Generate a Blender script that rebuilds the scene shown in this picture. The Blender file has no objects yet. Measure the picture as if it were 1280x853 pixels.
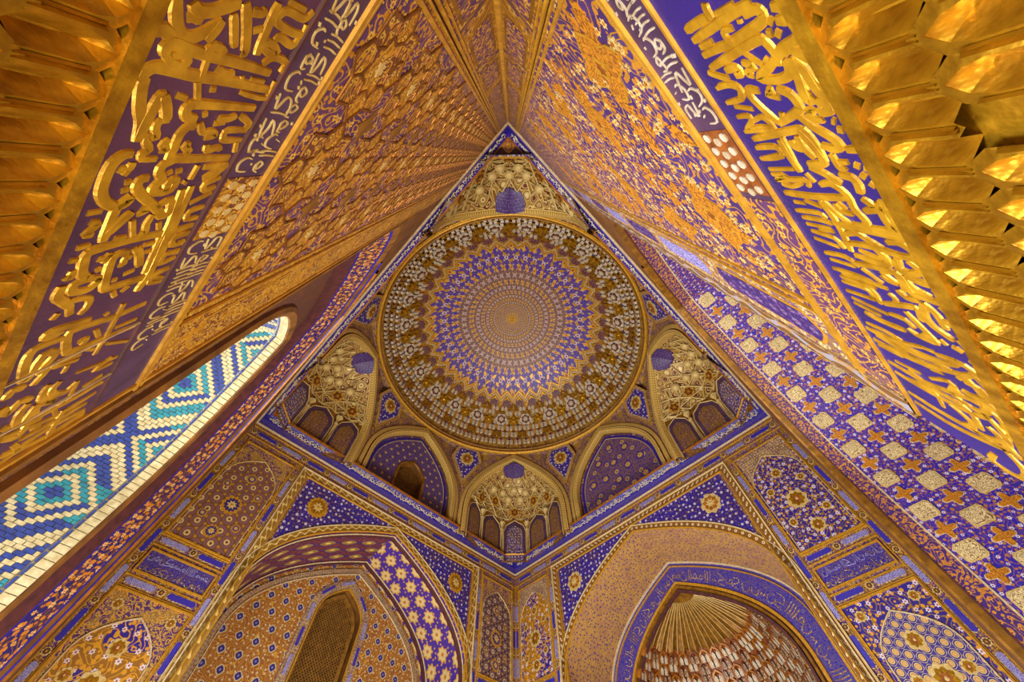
import bpy, math, random
from math import sin, cos, pi, sqrt, atan2, hypot, log
from mathutils import Vector, Matrix

# ---------------------------------------------------------------- camera
SC = bpy.context.scene
COL = SC.collection
Q = .5 ** .5
HALF = 10 * Q                      # the hall is a 10 m square seen along its diagonal
PAN, TILT, ROLL, FPX = -8.79995387e-03, 1.10482937, -5.38212212e-03, 462.681
fw = Vector((sin(PAN) * cos(TILT), cos(PAN) * cos(TILT), sin(TILT)))
rt = fw.cross(Vector((0, 0, 1))).normalized()
up = rt.cross(fw)
rt, up = cos(ROLL) * rt + sin(ROLL) * up, -sin(ROLL) * rt + cos(ROLL) * up
cam = bpy.data.cameras.new('camera')
cam.sensor_width = 36
cam.lens = FPX / 1280 * 36
cam.clip_start = .02
camo = bpy.data.objects.new('camera', cam)
camo.matrix_world = Matrix((( rt.x, up.x, -fw.x, .0493), (rt.y, up.y, -fw.y, .5793), (rt.z, up.z, -fw.z, 1.6), (0, 0, 0, 1)))
COL.objects.link(camo)
SC.camera = camo

# ---------------------------------------------------------------- sky, lamps, exposure
wd = bpy.data.worlds.new('sky')
SC.world = wd
wd.use_nodes = True
wn = wd.node_tree
bgn = wn.nodes['Background']
sky = wn.nodes.new('ShaderNodeTexSky')
sky.sky_type = 'NISHITA'
sky.sun_disc = False
sky.sun_elevation = math.radians(48)
sky.sun_rotation = math.radians(200)
wn.links.new(sky.outputs[0], bgn.inputs[0])
bgn.inputs[1].default_value = .36


def lamp(name, kind, loc, power, col, size=1.0, aim=None, size_y=None, spread=None):
    d = bpy.data.lights.new(name, kind)
    d.energy = power
    d.color = col
    if kind == 'AREA':
        d.size = size
        if size_y:
            d.shape = 'RECTANGLE'
            d.size_y = size_y
        if spread:
            d.spread = math.radians(spread)
    else:
        d.shadow_soft_size = size
    o = bpy.data.objects.new(name, d)
    o.location = loc
    if aim:
        o.rotation_euler = (Vector(aim) - Vector(loc)).to_track_quat('-Z', 'Y').to_euler()
    COL.objects.link(o)


WARM, COOL = (1, .74, .44), (.86, .92, 1)
# assumed unseen floodlights low in the hall, an added fill, daylight through the portal and the openings of the left side
lamp('floodlight_hall', 'AREA', (0, 6.6, .5), 1050, (1, .9, .74), 2.6, (0, 6.6, 15))
lamp('floodlight_corner', 'AREA', (.02, .5, .75), 11.5, (1, .86, .6), .3, (0, .5, 4))
lamp('fill_near_left', 'AREA', (-.1, 1.7, .45), 20, (1, .86, .6), .8, (-.35, .9, 4))  # unseen fill added to brighten the gold of the near walls
lamp('daylight_left', 'AREA', (-5.2, 4.4, 1.2), 1150, COOL, 2.4, (6, 6, 7.5))
SC.view_settings.view_transform = 'Standard'
SC.view_settings.look = 'None'
SC.view_settings.gamma = 1
SC.view_settings.use_curve_mapping = False
SC.view_settings.exposure = 0.12

# ---------------------------------------------------------------- material kit
def hx(h, k=1.0):
    h = h.lstrip('#')
    out = []
    for i in (0, 2, 4):
        c = int(h[i:i + 2], 16) / 255
        c = c / 12.92 if c <= .04045 else ((c + .055) / 1.055) ** 2.4
        out.append(min(1, c * k))
    if out[2] > 1.6 * max(out[0], out[1]):            # pigment blues are deep
        out = [out[0] * .62, out[1] * .62, out[2] * .62]
    return (*out, 1)


class E:
    def __init__(s, g, k):
        s.g, s.k = g, k

    def __add__(s, o): return s.g.m('ADD', s, o)
    __radd__ = __add__
    def __sub__(s, o): return s.g.m('SUBTRACT', s, o)
    def __rsub__(s, o): return s.g.m('SUBTRACT', o, s)
    def __mul__(s, o): return s.g.m('MULTIPLY', s, o)
    __rmul__ = __mul__
    def __truediv__(s, o): return s.g.m('DIVIDE', s, o)
    def __neg__(s): return s * -1
    def lt(s, o): return s.g.m('LESS_THAN', s, o)
    def gt(s, o): return s.g.m('GREATER_THAN', s, o)
    def fract(s): return s.g.m('FRACT', s)
    def floor(s): return s.g.m('FLOOR', s)
    def abs(s): return s.g.m('ABSOLUTE', s)
    def sin(s): return s.g.m('SINE', s)
    def cos(s): return s.g.m('COSINE', s)
    def sqrt(s): return s.g.m('SQRT', s)
    def mn(s, o): return s.g.m('MINIMUM', s, o)
    def mx(s, o): return s.g.m('MAXIMUM', s, o)
    def mod(s, o): return s.g.m('MODULO', s, o)
    def pw(s, o): return s.g.m('POWER', s, o)
    def atan2(s, o): return s.g.m('ARCTAN2', s, o)
    def log(s): return s.g.m('LOGARITHM', s, 2.718281828)


class G:
    def __init__(s, nt):
        s.nt = nt
        s._uv = None

    def node(s, t): return s.nt.nodes.new(t)

    def put(s, sock, v):
        if isinstance(v, E):
            s.nt.links.new(v.k, sock)
        else:
            try:
                sock.default_value = v
            except Exception:
                sock.default_value = (v, v, v)

    def m(s, op, a, b=None):
        n = s.node('ShaderNodeMath')
        n.operation = op
        s.put(n.inputs[0], a)
        if b is not None:
            s.put(n.inputs[1], b)
        return E(s, n.outputs[0])

    def uv(s):
        if s._uv is None:
            n = s.node('ShaderNodeTexCoord')
            x = s.node('ShaderNodeSeparateXYZ')
            s.nt.links.new(n.outputs['UV'], x.inputs[0])
            s._uv = (E(s, n.outputs['UV']), E(s, x.outputs[0]), E(s, x.outputs[1]), E(s, n.outputs['Object']))
        return s._uv

    def vec(s, x, y):
        n = s.node('ShaderNodeCombineXYZ')
        s.put(n.inputs[0], x)
        s.put(n.inputs[1], y)
        return E(s, n.outputs[0])

    def vor(s, v, sc, rnd=1.0):
        n = s.node('ShaderNodeTexVoronoi')
        n.voronoi_dimensions = '2D'
        s.put(n.inputs['Vector'], v)
        n.inputs['Scale'].default_value = sc
        n.inputs['Randomness'].default_value = rnd
        d = s.node('ShaderNodeVectorMath')
        d.operation = 'SUBTRACT'
        s.put(d.inputs[0], v)
        s.nt.links.new(n.outputs['Position'], d.inputs[1])
        x = s.node('ShaderNodeSeparateXYZ')
        s.nt.links.new(d.outputs[0], x.inputs[0])
        c = s.node('ShaderNodeSeparateColor')
        s.nt.links.new(n.outputs['Color'], c.inputs[0])
        return E(s, n.outputs['Distance']), E(s, x.outputs[0]), E(s, x.outputs[1]), E(s, c.outputs[0])

    def noise(s, v, sc, det=2.0, three=False):
        n = s.node('ShaderNodeTexNoise')
        n.noise_dimensions = '3D' if three else '2D'
        s.put(n.inputs['Vector'], v)
        n.inputs['Scale'].default_value = sc
        n.inputs['Detail'].default_value = det
        return E(s, n.outputs[0])

    def mix(s, f, a, b):
        n = s.node('ShaderNodeMix')
        n.data_type = 'RGBA'
        s.put(n.inputs[0], f)
        s.put(n.inputs[6], a)
        s.put(n.inputs[7], b)
        return E(s, n.outputs[2])


def M(name, fn, rough=.5, metal=0.0, bump=.25, dist=.01):
    m = bpy.data.materials.new(name)
    m.use_nodes = True
    nt = m.node_tree
    b = nt.nodes['Principled BSDF']
    g = G(nt)
    r = fn(g)
    c, h = r if isinstance(r, tuple) and len(r) == 2 and not isinstance(r[0], float) else (r, None)
    # hand-painted unevenness and patina over every ornament
    ob = g.uv()[3]
    pat = g.noise(ob, 2.6, 3, True)
    c = g.mix((pat - .5).mx(0.0) * .6, c, hx('#3a2410'))
    g.put(b.inputs['Base Color'], c)
    b.inputs['Roughness'].default_value = rough
    b.inputs['Metallic'].default_value = metal
    fine = g.noise(ob, 55, 2, True)
    hh = fine * .35 if h is None else h + fine * .3
    bn = nt.nodes.new('ShaderNodeBump')
    bn.inputs['Strength'].default_value = bump
    bn.inputs['Distance'].default_value = dist
    g.put(bn.inputs['Height'], hh)
    nt.links.new(bn.outputs[0], b.inputs['Normal'])
    return m


def plain(c, c2=None, s=8):
    c2 = c2 or tuple(x * .6 for x in c[:3]) + (1,)
    return lambda g: g.mix(((g.noise(g.uv()[3], s, 4, True) - .35) * 2.2).mn(1.0).mx(0.0), c2, c)


def floral(bg, vine, leaf, petal, eye, s, bg2=None, fr=.3, lf=.27, rnd=.5, vw=.11):
    def fn(g):
        p, u, v, _ = g.uv()
        c = bg
        if bg2 is not None:
            c = g.mix(g.noise(p, s * .3, 1).gt(.52), bg, bg2)
        n = g.noise(p, s * .6, .5)
        ln = ((n * 8.0).fract() - .5).abs().lt(vw)
        c = g.mix(ln, c, vine)
        d2, _, _, r2 = g.vor(p, s * 2.0, .9)
        lv = d2.lt(r2 * lf + .1)
        c = g.mix(lv, c, leaf)
        d1, dx, dy, r1 = g.vor(p, s, rnd)
        a = dy.atan2(dx)
        pet = d1.lt(((a * 6.0).cos() * .2 + .8) * (r1 * .4 + .7) * fr)
        c = g.mix(pet, c, petal)
        c = g.mix(d1.lt(fr * .33), c, eye)
        return c, (ln * .3 + lv * .4).mx(pet * .8)
    return fn


def girih(bg, line, star, mid, s, nf=4, bg2=None, lk=.8):
    """star rosettes from n-fold sums of waves: strap lines, stars and small fields"""
    def fn(g):
        p, u, v, _ = g.uv()
        w = None
        for i in range(nf):
            a = pi * i / nf
            t = (u * (cos(a) * s * 2 * pi) + v * (sin(a) * s * 2 * pi)).cos()
            w = t if w is None else w + t
        w = w * (4 / nf)
        c = bg if bg2 is None else g.mix(w.lt(-1.0), bg, bg2)
        c = g.mix(w.gt(.5), c, mid)
        c = g.mix(w.gt(2.3), c, star)
        ln = ((w * lk).fract() - .5).abs().lt(.15 * lk)
        c = g.mix(ln, c, line)
        c = g.mix(w.gt(3.5), c, mid)
        return c, ln
    return fn


def diaper(bg, med, rim, core, vine, su, sv, a=.36, b=.34, stag=True, star_=False):
    """ogee medallions in staggered rows over a scrolled ground"""
    def fn(g):
        p, u, v, _ = g.uv()
        n = g.noise(p, su * 1.6, 1)
        ln = ((n * 9.0).fract() - .5).abs().lt(.13)
        c = g.mix(ln, bg, vine)
        y = v * sv
        row = y.floor()
        off = (row.mod(2.0)).abs() * (.5 if stag else 0.0)
        fx = (u * su + off).fract() - .5
        fy = y.fract() - .5
        st = 1.0 if not star_ else (fy.atan2(fx) * 8.0).cos() * .2 + 1.0
        d = st * ((fx * (1 / a)).abs().pw(1.4) + (fy * (1 / b)).abs().pw(1.4))
        c = g.mix(d.lt(1.25), c, rim)
        c = g.mix(d.lt(.85), c, med)
        c = g.mix(d.lt(.2), c, core)
        d1, _, _, _ = g.vor(p, su * 3.3, .6)
        c = g.mix(d1.lt(.17) * d.gt(1.3), c, rim)
        return c, ln * .4 + d.lt(1.25) * .6
    return fn


def scroll(bg, vine, dot, s, w=.16):
    """running scroll border: uv.x along, uv.y across 0..1"""
    def fn(g):
        p, u, v, _ = g.uv()
        x = u * s
        wave = (x * (2 * pi)).sin() * .27 + .5
        ln = (v - wave).abs().lt(w * .55)
        fx = (x * 2.0).fract() - .5
        fy = v - (.5 - ((x * 2.0).floor().mod(2.0)).abs() * .44 + .22)
        d = (fx * fx * .3 + fy * fy).sqrt()
        c = g.mix(ln, bg, vine)
        c = g.mix(d.lt(.17), c, dot)
        c = g.mix(d.lt(.07), c, vine)
        e = (v - .5).abs().gt(.44)
        c = g.mix(e, c, dot)
        return c, ln + d.lt(.17)
    return fn


def beads(bg, dot, s, edge, r=.3):
    def fn(g):
        p, u, v, _ = g.uv()
        fx = (u * s).fract() - .5
        fy = (v - .5) * .9
        d = (fx * fx + fy * fy).sqrt()
        c = g.mix(d.lt(r), bg, dot)
        c = g.mix(d.lt(r * .4), c, bg)
        c = g.mix((v - .5).abs().gt(.42), c, edge)
        return c, d.lt(r) * 1.0
    return fn


def kufic(bg, ink, s, ink2=None):
    """dense small angular scrollwork read as far-off writing (strokes themselves are too small to model)"""
    def fn(g):
        p, u, v, _ = g.uv()
        n = g.noise(p, s, 1.5)
        l1 = ((n * 6.0).fract() - .5).abs().lt(.14)
        c = g.mix(l1, bg, ink2 or ink)
        n2 = g.noise(g.vec(u * 1.0, v * .45), s * 1.7, 0.0)
        l2 = ((n2 * 5.0).fract() - .5).abs().lt(.12)
        c = g.mix(l2, c, ink)
        return c, l1 + l2
    return fn


def dome_med():
    def fn(g):
        p, th, r, _ = g.uv()
        rr = r.mx(.02)
        N = 48
        L = rr.log() * (N / (2 * pi)) * .8 + 60.0
        row = L.floor()
        par = row.mod(2.0)
        fx = (th * N + par * .5).fract() - .5
        fy = L.fract() - .5
        d = (fx * fx + fy * fy).sqrt()
        outer = r.gt(2.35)
        inner = r.lt(1.15)
        big = g.noise(g.vec(th * 60.0, r * 2.0), 1.2, 1)
        c = g.mix(outer, hx('#3c2684'), hx('#2110c4'))
        c = g.mix(inner, c, hx('#4a2c66'))
        # fine gold scrolls
        ln = ((g.noise(g.vec(th * 44.0 * rr.mx(.6), r * 7.0), 1.7, 1) * 7.0).fract() - .5).abs().lt(.2 - outer * .1)
        c = g.mix(ln, c, hx('#b0801e'))
        leaf = ((fx + fy * .35).abs() * 2.1 + fy.abs()).lt(.5) * par
        c = g.mix(leaf, c, hx('#d39a26'))
        dot = d.lt(.21) * (1.0 - par)
        c = g.mix(dot, c, hx('#c9b8c4'))
        c = g.mix(d.lt(.1), c, hx('#8a3d2a'))
        fx2 = (th * 96).fract() - .5
        fy2 = (L * 2.0).fract() - .5
        d2 = (fx2 * fx2 + fy2 * fy2).sqrt()
        c = g.mix(d2.lt(.2) * (1.0 - leaf) * (1.0 - dot), c, hx('#bfa06a'))
        c = g.mix(r.lt(.3), c, g.mix((th * 24).fract().lt(.5), hx('#7a4a2a'), hx('#c9a050')))
        return c, leaf + dot
    return fn


BLUE, DBLUE, PURP, VIO = hx('#3426c0'), hx('#221a86'), hx('#4b3190'), hx('#6a4aa6')
GOLD, DGOLD, LGOLD = hx('#c48a1c'), hx('#8a5a12'), hx('#e0b040')
TAN, CREAM, WHITE = hx('#b3924e'), hx('#dcc88c'), hx('#dcd6dc')
MAROON, RUST, BROWN, DBROWN = hx('#5a2430'), hx('#9a5020'), hx('#6e4416'), hx('#3c2410')
m = {}
m['gold'] = M('gold_leaf', plain(hx('#d8a41e'), hx('#94680c'), 14), .36, .65, .7, .015)
m['gold_relief'] = M('gold_stucco', plain(hx('#e0aa22'), hx('#96680c'), 22), .36, .72, 1.0, .008)
m['letter'] = M('gilded_letter', plain(hx('#e2ae24'), hx('#a8780e'), 22), .38, .42, .8, .006)
m['copper'] = M('copper_strap', plain(hx('#a8681c'), hx('#6e4212'), 18), .4, .5, .5)
m['gold_dark'] = M('old_gold', plain(hx('#a87418'), hx('#6e4810'), 9), .45, .3, .4)
m['gold_line'] = M('gold_fillet', plain(hx('#dba632'), hx('#b07c1c'), 20), .4, .3, .2)
m['white_line'] = M('white_fillet', plain(hx('#d8c8a8'), hx('#b09870'), 20), .5, 0, .2)
m['cream'] = M('cream_stucco', plain(CREAM, TAN, 30), .55, .1, .3)
m['white'] = M('white_stucco', plain(hx('#d6cdbc'), hx('#a89474'), 30), .55, .05, .3)
m['orange'] = M('orange_gilding', plain(hx('#c07a16'), hx('#8c5210'), 12), .45, .2, .3)
m['brown'] = M('brown_plaster', plain(hx('#95601c'), hx('#5c3812'), 4), .6, .1, .3)
m['maroon'] = M('maroon_paint', plain(hx('#5e2a2c'), hx('#3c181c'), 10), .6, 0, .3)
m['blue'] = M('blue_paint', plain(hx('#3424c4'), hx('#241a90'), 14), .5, 0, .3)
m['purple'] = M('purple_paint', plain(hx('#583a5c'), hx('#38203c'), 6), .55, 0, .5)
m['band_left'] = M('aubergine_plaster', plain(hx('#5c3450'), hx('#3c2040'), 5), .5, 0, .5)
m['band_right'] = M('ultramarine_plaster', plain(hx('#3a1f94'), hx('#2a1a70'), 5), .5, 0, .5)
m['wall_ground'] = M('small_flower_ground', floral(PURP, DGOLD, GOLD, TAN, MAROON, 14, hx('#6a4a26')), .5, .05)
m['spandrel'] = M('blue_flower_field', floral(hx('#3021b0'), hx('#3a2a6a'), hx('#7c5530'), hx('#cfcbe4'), hx('#8a5a20'), 6.5, hx('#3d2494'), .24, .2), .5)
m['panel_star'] = M('gold_star_panel', girih(hx('#5a3870'), hx('#a87828'), CREAM, hx('#6a4030'), 4.0, 3, hx('#70482a')), .5, .1)
m['panel_blue'] = M('blue_flower_panel', floral(hx('#33229a'), hx('#8a6420'), GOLD, hx('#c8c4dc'), RUST, 6, hx('#3c2a90'), .25, .24), .5)
m['panel_cream'] = M('cream_star_panel', girih(hx('#3c2c98'), hx('#d0ba7c'), hx('#c8762a'), hx('#b8a268'), 7.5, 3, hx('#4a3a9c'), .45), .5, .05)
m['panel_mix'] = M('gold_blue_panel', floral(hx('#38249a'), GOLD, GOLD, hx('#cfc8d4'), RUST, 5.5, hx('#8a5c1a'), .25, .3), .5)
m['panel_dark'] = M('dark_star_panel', girih(hx('#5c3a3a'), hx('#b08a3c'), CREAM, PURP, 4.2, 3, hx('#3c2a6a')), .5, .1)
m['band_scroll'] = M('gold_scroll_band', scroll(hx('#8a6420'), hx('#d8be74'), hx('#cdb068'), 4.4), .5, .1)
m['band_dot'] = M('brown_dotted_band', beads(hx('#7c4e14'), hx('#d8c8a0'), 6.5, hx('#d8b868'), .22), .5, .1)
m['band_gold'] = M('gold_bead_band', beads(hx('#a87c2c'), hx('#d4b868'), 12, hx('#e0c070'), .34), .5, .15)
m['border_tan'] = M('tan_flower_border', floral(hx('#a8864a'), hx('#5c3a5a'), hx('#6a4a7a'), CREAM, MAROON, 15, hx('#8a6834'), .3), .5)
m['intra_shade'] = M('shaded_medallions', diaper(hx('#5c2432'), hx('#8a6a30'), hx('#4a2a78'), hx('#d0b060'), hx('#7a3a30'), 1.6, 3.0, .42, .36), .5)  # shaded left soffit half: its shade is put into the maroon colour
m['intra_purple'] = M('purple_star_flowers', diaper(hx('#4c2aa0'), hx('#c0aa74'), hx('#b88a30'), hx('#a86a24'), hx('#5a34a8'), 2.0, 2.1, .33, .33, True, True), .5)
m['intra_tan'] = M('tan_speckled', floral(hx('#b48a44'), hx('#9a7440'), hx('#8a5c58'), hx('#46309a'), hx('#3a2a90'), 9, hx('#a87c4c'), .24, .2, .8, .16), .5)
m['back_rust'] = M('rust_lozenges', diaper(hx('#8a5424'), hx('#34288a'), hx('#b8a888'), hx('#8c88c0'), hx('#b8862c'), 2.5, 3.2, .2, .26), .5)
m['ins_blue'] = M('blue_writing', kufic(hx('#2a20b4'), hx('#6a60b0'), 9, hx('#6a4c50')), .5)
m['plaque_blue'] = M('blue_plaque', kufic(hx('#2a20b0'), hx('#6a5a9c'), 9, hx('#6a4a30')), .5)
m['cart_blue'] = M('cartouche_blue', kufic(hx('#2f22b4'), hx('#4a3cc4'), 30), .5)
m['cart_white'] = M('cartouche_pale', kufic(hx('#4034a8'), hx('#b8b0d8'), 34), .5)
m['zone'] = M('zone_flowers', floral(hx('#5a3a78'), GOLD, hx('#b88a3a'), TAN, MAROON, 9, hx('#8a6a38'), .28), .5)
m['blind'] = M('blind_arch_field', diaper(hx('#4c3496'), hx('#b08a3a'), hx('#7c68b0'), hx('#d8c080'), hx('#7a5a6a'), 3.4, 3.6, .2, .22), .5)
m['blind2'] = M('blind_arch_rosettes', diaper(hx('#5c3e6c'), hx('#b09050'), hx('#3a28b0'), hx('#7a3a24'), hx('#8a6434'), 1.7, 1.9, .2, .22), .5)
m['arab_right'] = M('violet_arabesque', floral(hx('#583886'), hx('#a8721e'), hx('#b87c1e'), hx('#d8b868'), hx('#b8641a'), 13, hx('#4c2e76'), .25, .26, .7), .5, .05)
m['gold_scrollwork'] = M('gold_scrollwork', floral(hx('#a06c14'), hx('#d8a02a'), hx('#cc9020'), hx('#e0b648'), hx('#5c3024'), 20, hx('#74442c'), .26, .3, .9), .42, .25, .6)
m['violet_scroll'] = M('violet_scrollwork', floral(hx('#5a3460'), hx('#c08a24'), hx('#b87e1e'), hx('#d8ac44'), hx('#8a4a20'), 16, hx('#4c2c5c'), .24, .25, .9), .45, .1, .5)
m['strip_gold'] = M('worn_gold_strip', floral(hx('#8c5e18'), hx('#b88424'), hx('#a87418'), hx('#c49a40'), hx('#5a3020'), 9, hx('#5a3a4a'), .25, .3, .9), .5, .15)
m['niche_dark'] = M('dark_scroll_wall', floral(hx('#5a341c'), hx('#7c4e1c'), hx('#44284a'), hx('#8a6024'), hx('#3c2030'), 14, hx('#4a2a2c'), .25), .55)
m['splay'] = M('blue_orange_flowers', floral(hx('#2a1c78'), hx('#7a4a1c'), hx('#b8701a'), hx('#cfa868'), hx('#b8601a'), 6.5, hx('#3c2044'), .26, .36, .4), .5)
m['jamb_band'] = M('violet_scroll_jamb', floral(hx('#4c2c80'), hx('#a86c24'), hx('#b87a24'), hx('#c88a34'), hx('#6a3030'), 9, None, .24, .28, .3), .5)
m['jamb_field'] = M('blue_speckled_field', floral(hx('#3526bc'), hx('#7a4a6a'), hx('#a86a24'), hx('#cfcbe8'), hx('#7a3c2c'), 9, hx('#3f2cb4'), .22, .24), .5)
m['plaque_cream'] = M('cream_arabesque', kufic(hx('#d8c690'), hx('#7a5a38'), 14), .5)
m['cross_gold'] = M('orange_cross', kufic(hx('#c8841c'), hx('#8c5418'), 14), .45, .15)
m['chevron'] = M('grey_chevrons', scroll(hx('#6a4820'), hx('#8c8894'), hx('#a87c38'), 3.0, .4), .5)
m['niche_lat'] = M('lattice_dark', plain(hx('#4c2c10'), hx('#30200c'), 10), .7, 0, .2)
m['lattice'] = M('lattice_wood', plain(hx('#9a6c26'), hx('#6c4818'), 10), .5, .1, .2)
m['dome_med'] = M('dome_medallion', dome_med(), .5, .08)
m['dome_gold'] = M('dome_gold_ground', floral(hx('#9a7022'), hx('#d0a040'), hx('#b88a2c'), hx('#d8c080'), MAROON, 9, hx('#7a4c24'), .28), .48, .2)
m['lobe'] = M('dark_plum_lobe', floral(hx('#4a2438'), hx('#7a4a34'), hx('#6a3a3c'), hx('#8a6a5a'), MAROON, 12), .5)
m['cell_red'] = M('red_brown_cell', plain(hx('#7a3c1c'), hx('#4c2018'), 20), .5, .1, .3)
m['cell_blue'] = M('violet_cell', plain(hx('#4a3490'), hx('#30206a'), 20), .5, 0, .3)
m['cell_white'] = M('pale_cell', kufic(hx('#dcd0b8'), hx('#8a7864'), 24), .5, .05)
m['rust'] = M('burnt_orange_paint', plain(hx('#a8601c'), hx('#6c3410'), 20), .5, .1, .3)
m['vault_gold'] = M('vault_gold_net', girih(hx('#a07c34'), hx('#d8c078'), CREAM, hx('#8a5a24'), 2.4, 5, hx('#6a3020')), .5, .15)
m['sq_panel'] = M('squinch_panel_brown', floral(hx('#5c3844'), hx('#8a6428'), hx('#8a5c24'), hx('#a88c50'), MAROON, 9, hx('#6a4428'), .24), .5)
m['sq_blue'] = M('squinch_panel_blue', floral(hx('#33249c'), hx('#8a6a30'), hx('#b08a3c'), hx('#c8c4dc'), MAROON, 9, hx('#4a347c'), .24), .5)
m['shell'] = M('violet_shell', floral(hx('#3c2278'), hx('#54347c'), hx('#5a3a70'), hx('#7a6494'), MAROON, 12), .5)
m['tile_cream'] = M('tile_cream', plain(hx('#d8caa0'), hx('#b09c6c'), 16), .4, 0, .2)
m['tile_blue'] = M('tile_blue', plain(hx('#3a58b8'), hx('#2a3c90'), 16), .22, 0, .2)
m['tile_turq'] = M('tile_turquoise', plain(hx('#2a949c'), hx('#1c6c80'), 16), .22, 0, .2)
m['mortar'] = M('mortar', plain(hx('#d8d0b8'), hx('#b0a484'), 20), .8, 0, .2)
m['floor'] = M('floor_carpet', plain(hx('#8a5a3a'), hx('#5a3424'), 3), .8, 0, .2)


# ---------------------------------------------------------------- mesh kit
WORLD = {}                                            # object name -> world location of its origin


class MB:
    def __init__(s):
        s.v, s.f, s.uv, s.mi = [], [], [], []

    def add(s, vs, fs, uvs=None, mi=0):
        b = len(s.v)
        s.v += [tuple(x) for x in vs]
        s.uv += list(uvs) if uvs else [(x[0], x[2] if len(x) > 2 else 0) for x in vs]
        s.f += [tuple(b + i for i in f) for f in fs]
        s.mi += [mi] * len(fs)

    def grid(s, fn, n, k, mi=0, closed=False):
        vs, uvs = [], []
        for i in range(n + 1):
            for j in range(k + 1):
                p, t = fn(i / n, j / k)
                vs.append(p)
                uvs.append(t)
        s.add(vs, [(i * (k + 1) + j, (i + 1) * (k + 1) + j, (i + 1) * (k + 1) + j + 1, i * (k + 1) + j + 1) for i in range(n) for j in range(k)], uvs, mi)

    def mesh(s, name, mats, off=(0, 0, 0), smooth=False):
        me = bpy.data.meshes.new(name)
        me.from_pydata([(x - off[0], y - off[1], z - off[2]) for x, y, z in s.v], [], s.f)
        for mt in mats:
            me.materials.append(mt)
        ul = me.uv_layers.new(name='UVMap')
        li = [0] * len(me.loops)
        me.loops.foreach_get('vertex_index', li)
        flat = []
        for i in li:
            flat += [s.uv[i][0], s.uv[i][1]]
        ul.data.foreach_set('uv', flat)
        if len(mats) > 1:
            me.polygons.foreach_set('material_index', s.mi)
        if smooth:
            me.polygons.foreach_set('use_smooth', [True] * len(me.polygons))
        me.update()
        return me

    def build(s, name, mats, parent=None, kind=None, smooth=False, at=None):
        if not isinstance(mats, (list, tuple)):
            mats = [mats]
        w = at if at is not None else (WORLD[parent.name] if parent else (0, 0, 0))
        o = bpy.data.objects.new(name, s.mesh(name, mats, w, smooth))
        COL.objects.link(o)
        WORLD[o.name] = tuple(w)
        if parent:
            o.parent = parent
            pw = WORLD[parent.name]
            o.location = (w[0] - pw[0], w[1] - pw[1], w[2] - pw[2])
        else:
            o.location = w
        if kind:
            o['kind'] = kind
        return o


def tag(o, label, cat, group=None):
    o['label'] = label
    o['category'] = cat
    if group:
        o['group'] = group
    return o


def thing(name, label, cat, loc, group=None):
    o = bpy.data.objects.new(name, None)
    COL.objects.link(o)
    o.location = loc
    o.empty_display_size = .1
    WORLD[o.name] = tuple(loc)
    return tag(o, label, cat, group)


def place(me, name, parent, pos, X, Y, scale=1.0, kind=None):
    """a mesh drawn in its own xy plane, z towards the viewer, set at pos with axes X, Y"""
    o = bpy.data.objects.new(name, me)
    COL.objects.link(o)
    X = Vector(X).normalized()
    Y = Vector(Y).normalized()
    Z = X.cross(Y).normalized()
    Y = Z.cross(X)
    pw = WORLD[parent.name] if parent else (0, 0, 0)
    o.parent = parent
    o.matrix_basis = Matrix.Translation(Vector(pos) - Vector(pw)) @ Matrix((X, Y, Z)).transposed().to_4x4() @ Matrix.Scale(scale, 4)
    WORLD[o.name] = tuple(pos)
    if kind:
        o['kind'] = kind
    return o


class Plane:
    """wall coordinates: u along the wall, z up, d into the wall (negative: out into the hall)"""
    def __init__(s, o, t, n):
        s.o, s.t, s.n = Vector(o), Vector(t), Vector(n)

    def __call__(s, u, z, d=0.0):
        p = s.o + s.t * u - s.n * d
        return (p.x, p.y, p.z + z)

    def put(s, me, name, parent, u, z, d=0.0, rot=0.0, scale=1.0):
        X = s.t if s.t.cross(Vector((0, 0, 1))).dot(s.n) > 0 else -s.t
        Y = Vector((0, 0, 1))
        c, k = cos(rot), sin(rot)
        return place(me, name, parent, s(u, z, d), X * c + Y * k, Y * c - X * k, scale)


NL = Plane((0, 0, 0), (-Q, Q, 0), (Q, Q, 0))
NR = Plane((0, 0, 0), (Q, Q, 0), (-Q, Q, 0))
LF = Plane((-HALF, HALF, 0), (Q, Q, 0), (Q, -Q, 0))
RF = Plane((HALF, HALF, 0), (-Q, Q, 0), (-Q, -Q, 0))
OC = Vector((0, HALF, 0))                             # centre of the hall


def face(ang):
    n = Vector((cos(ang), sin(ang), 0))
    return Plane(OC + n * 5, (-n.y, n.x, 0), -n)


def arch(c, a, zs, h, n=20, z0=None, k=.42):
    """pointed Timurid arch, left springing to right; z0 adds straight legs down to z0"""
    half = []
    for i in range(n + 1):
        x = a * (1 - (1 - i / n) ** 2.2) if False else a * (i / n) ** .8
        x = a - (a - 0) * (i / n) ** 1.9 if True else x
        half.append((x, zs + h * (1 - x / a) ** k))
    left = [(c - x, z) for x, z in half]
    right = [(c + x, z) for x, z in reversed(half)]
    p = left + right[1:]
    if z0 is not None:
        m_ = 6
        p = [(c - a, z0 + (zs - z0) * i / m_) for i in range(m_)] + p + [(c + a, zs - (zs - z0) * i / m_) for i in range(1, m_ + 1)]
    return p


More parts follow.
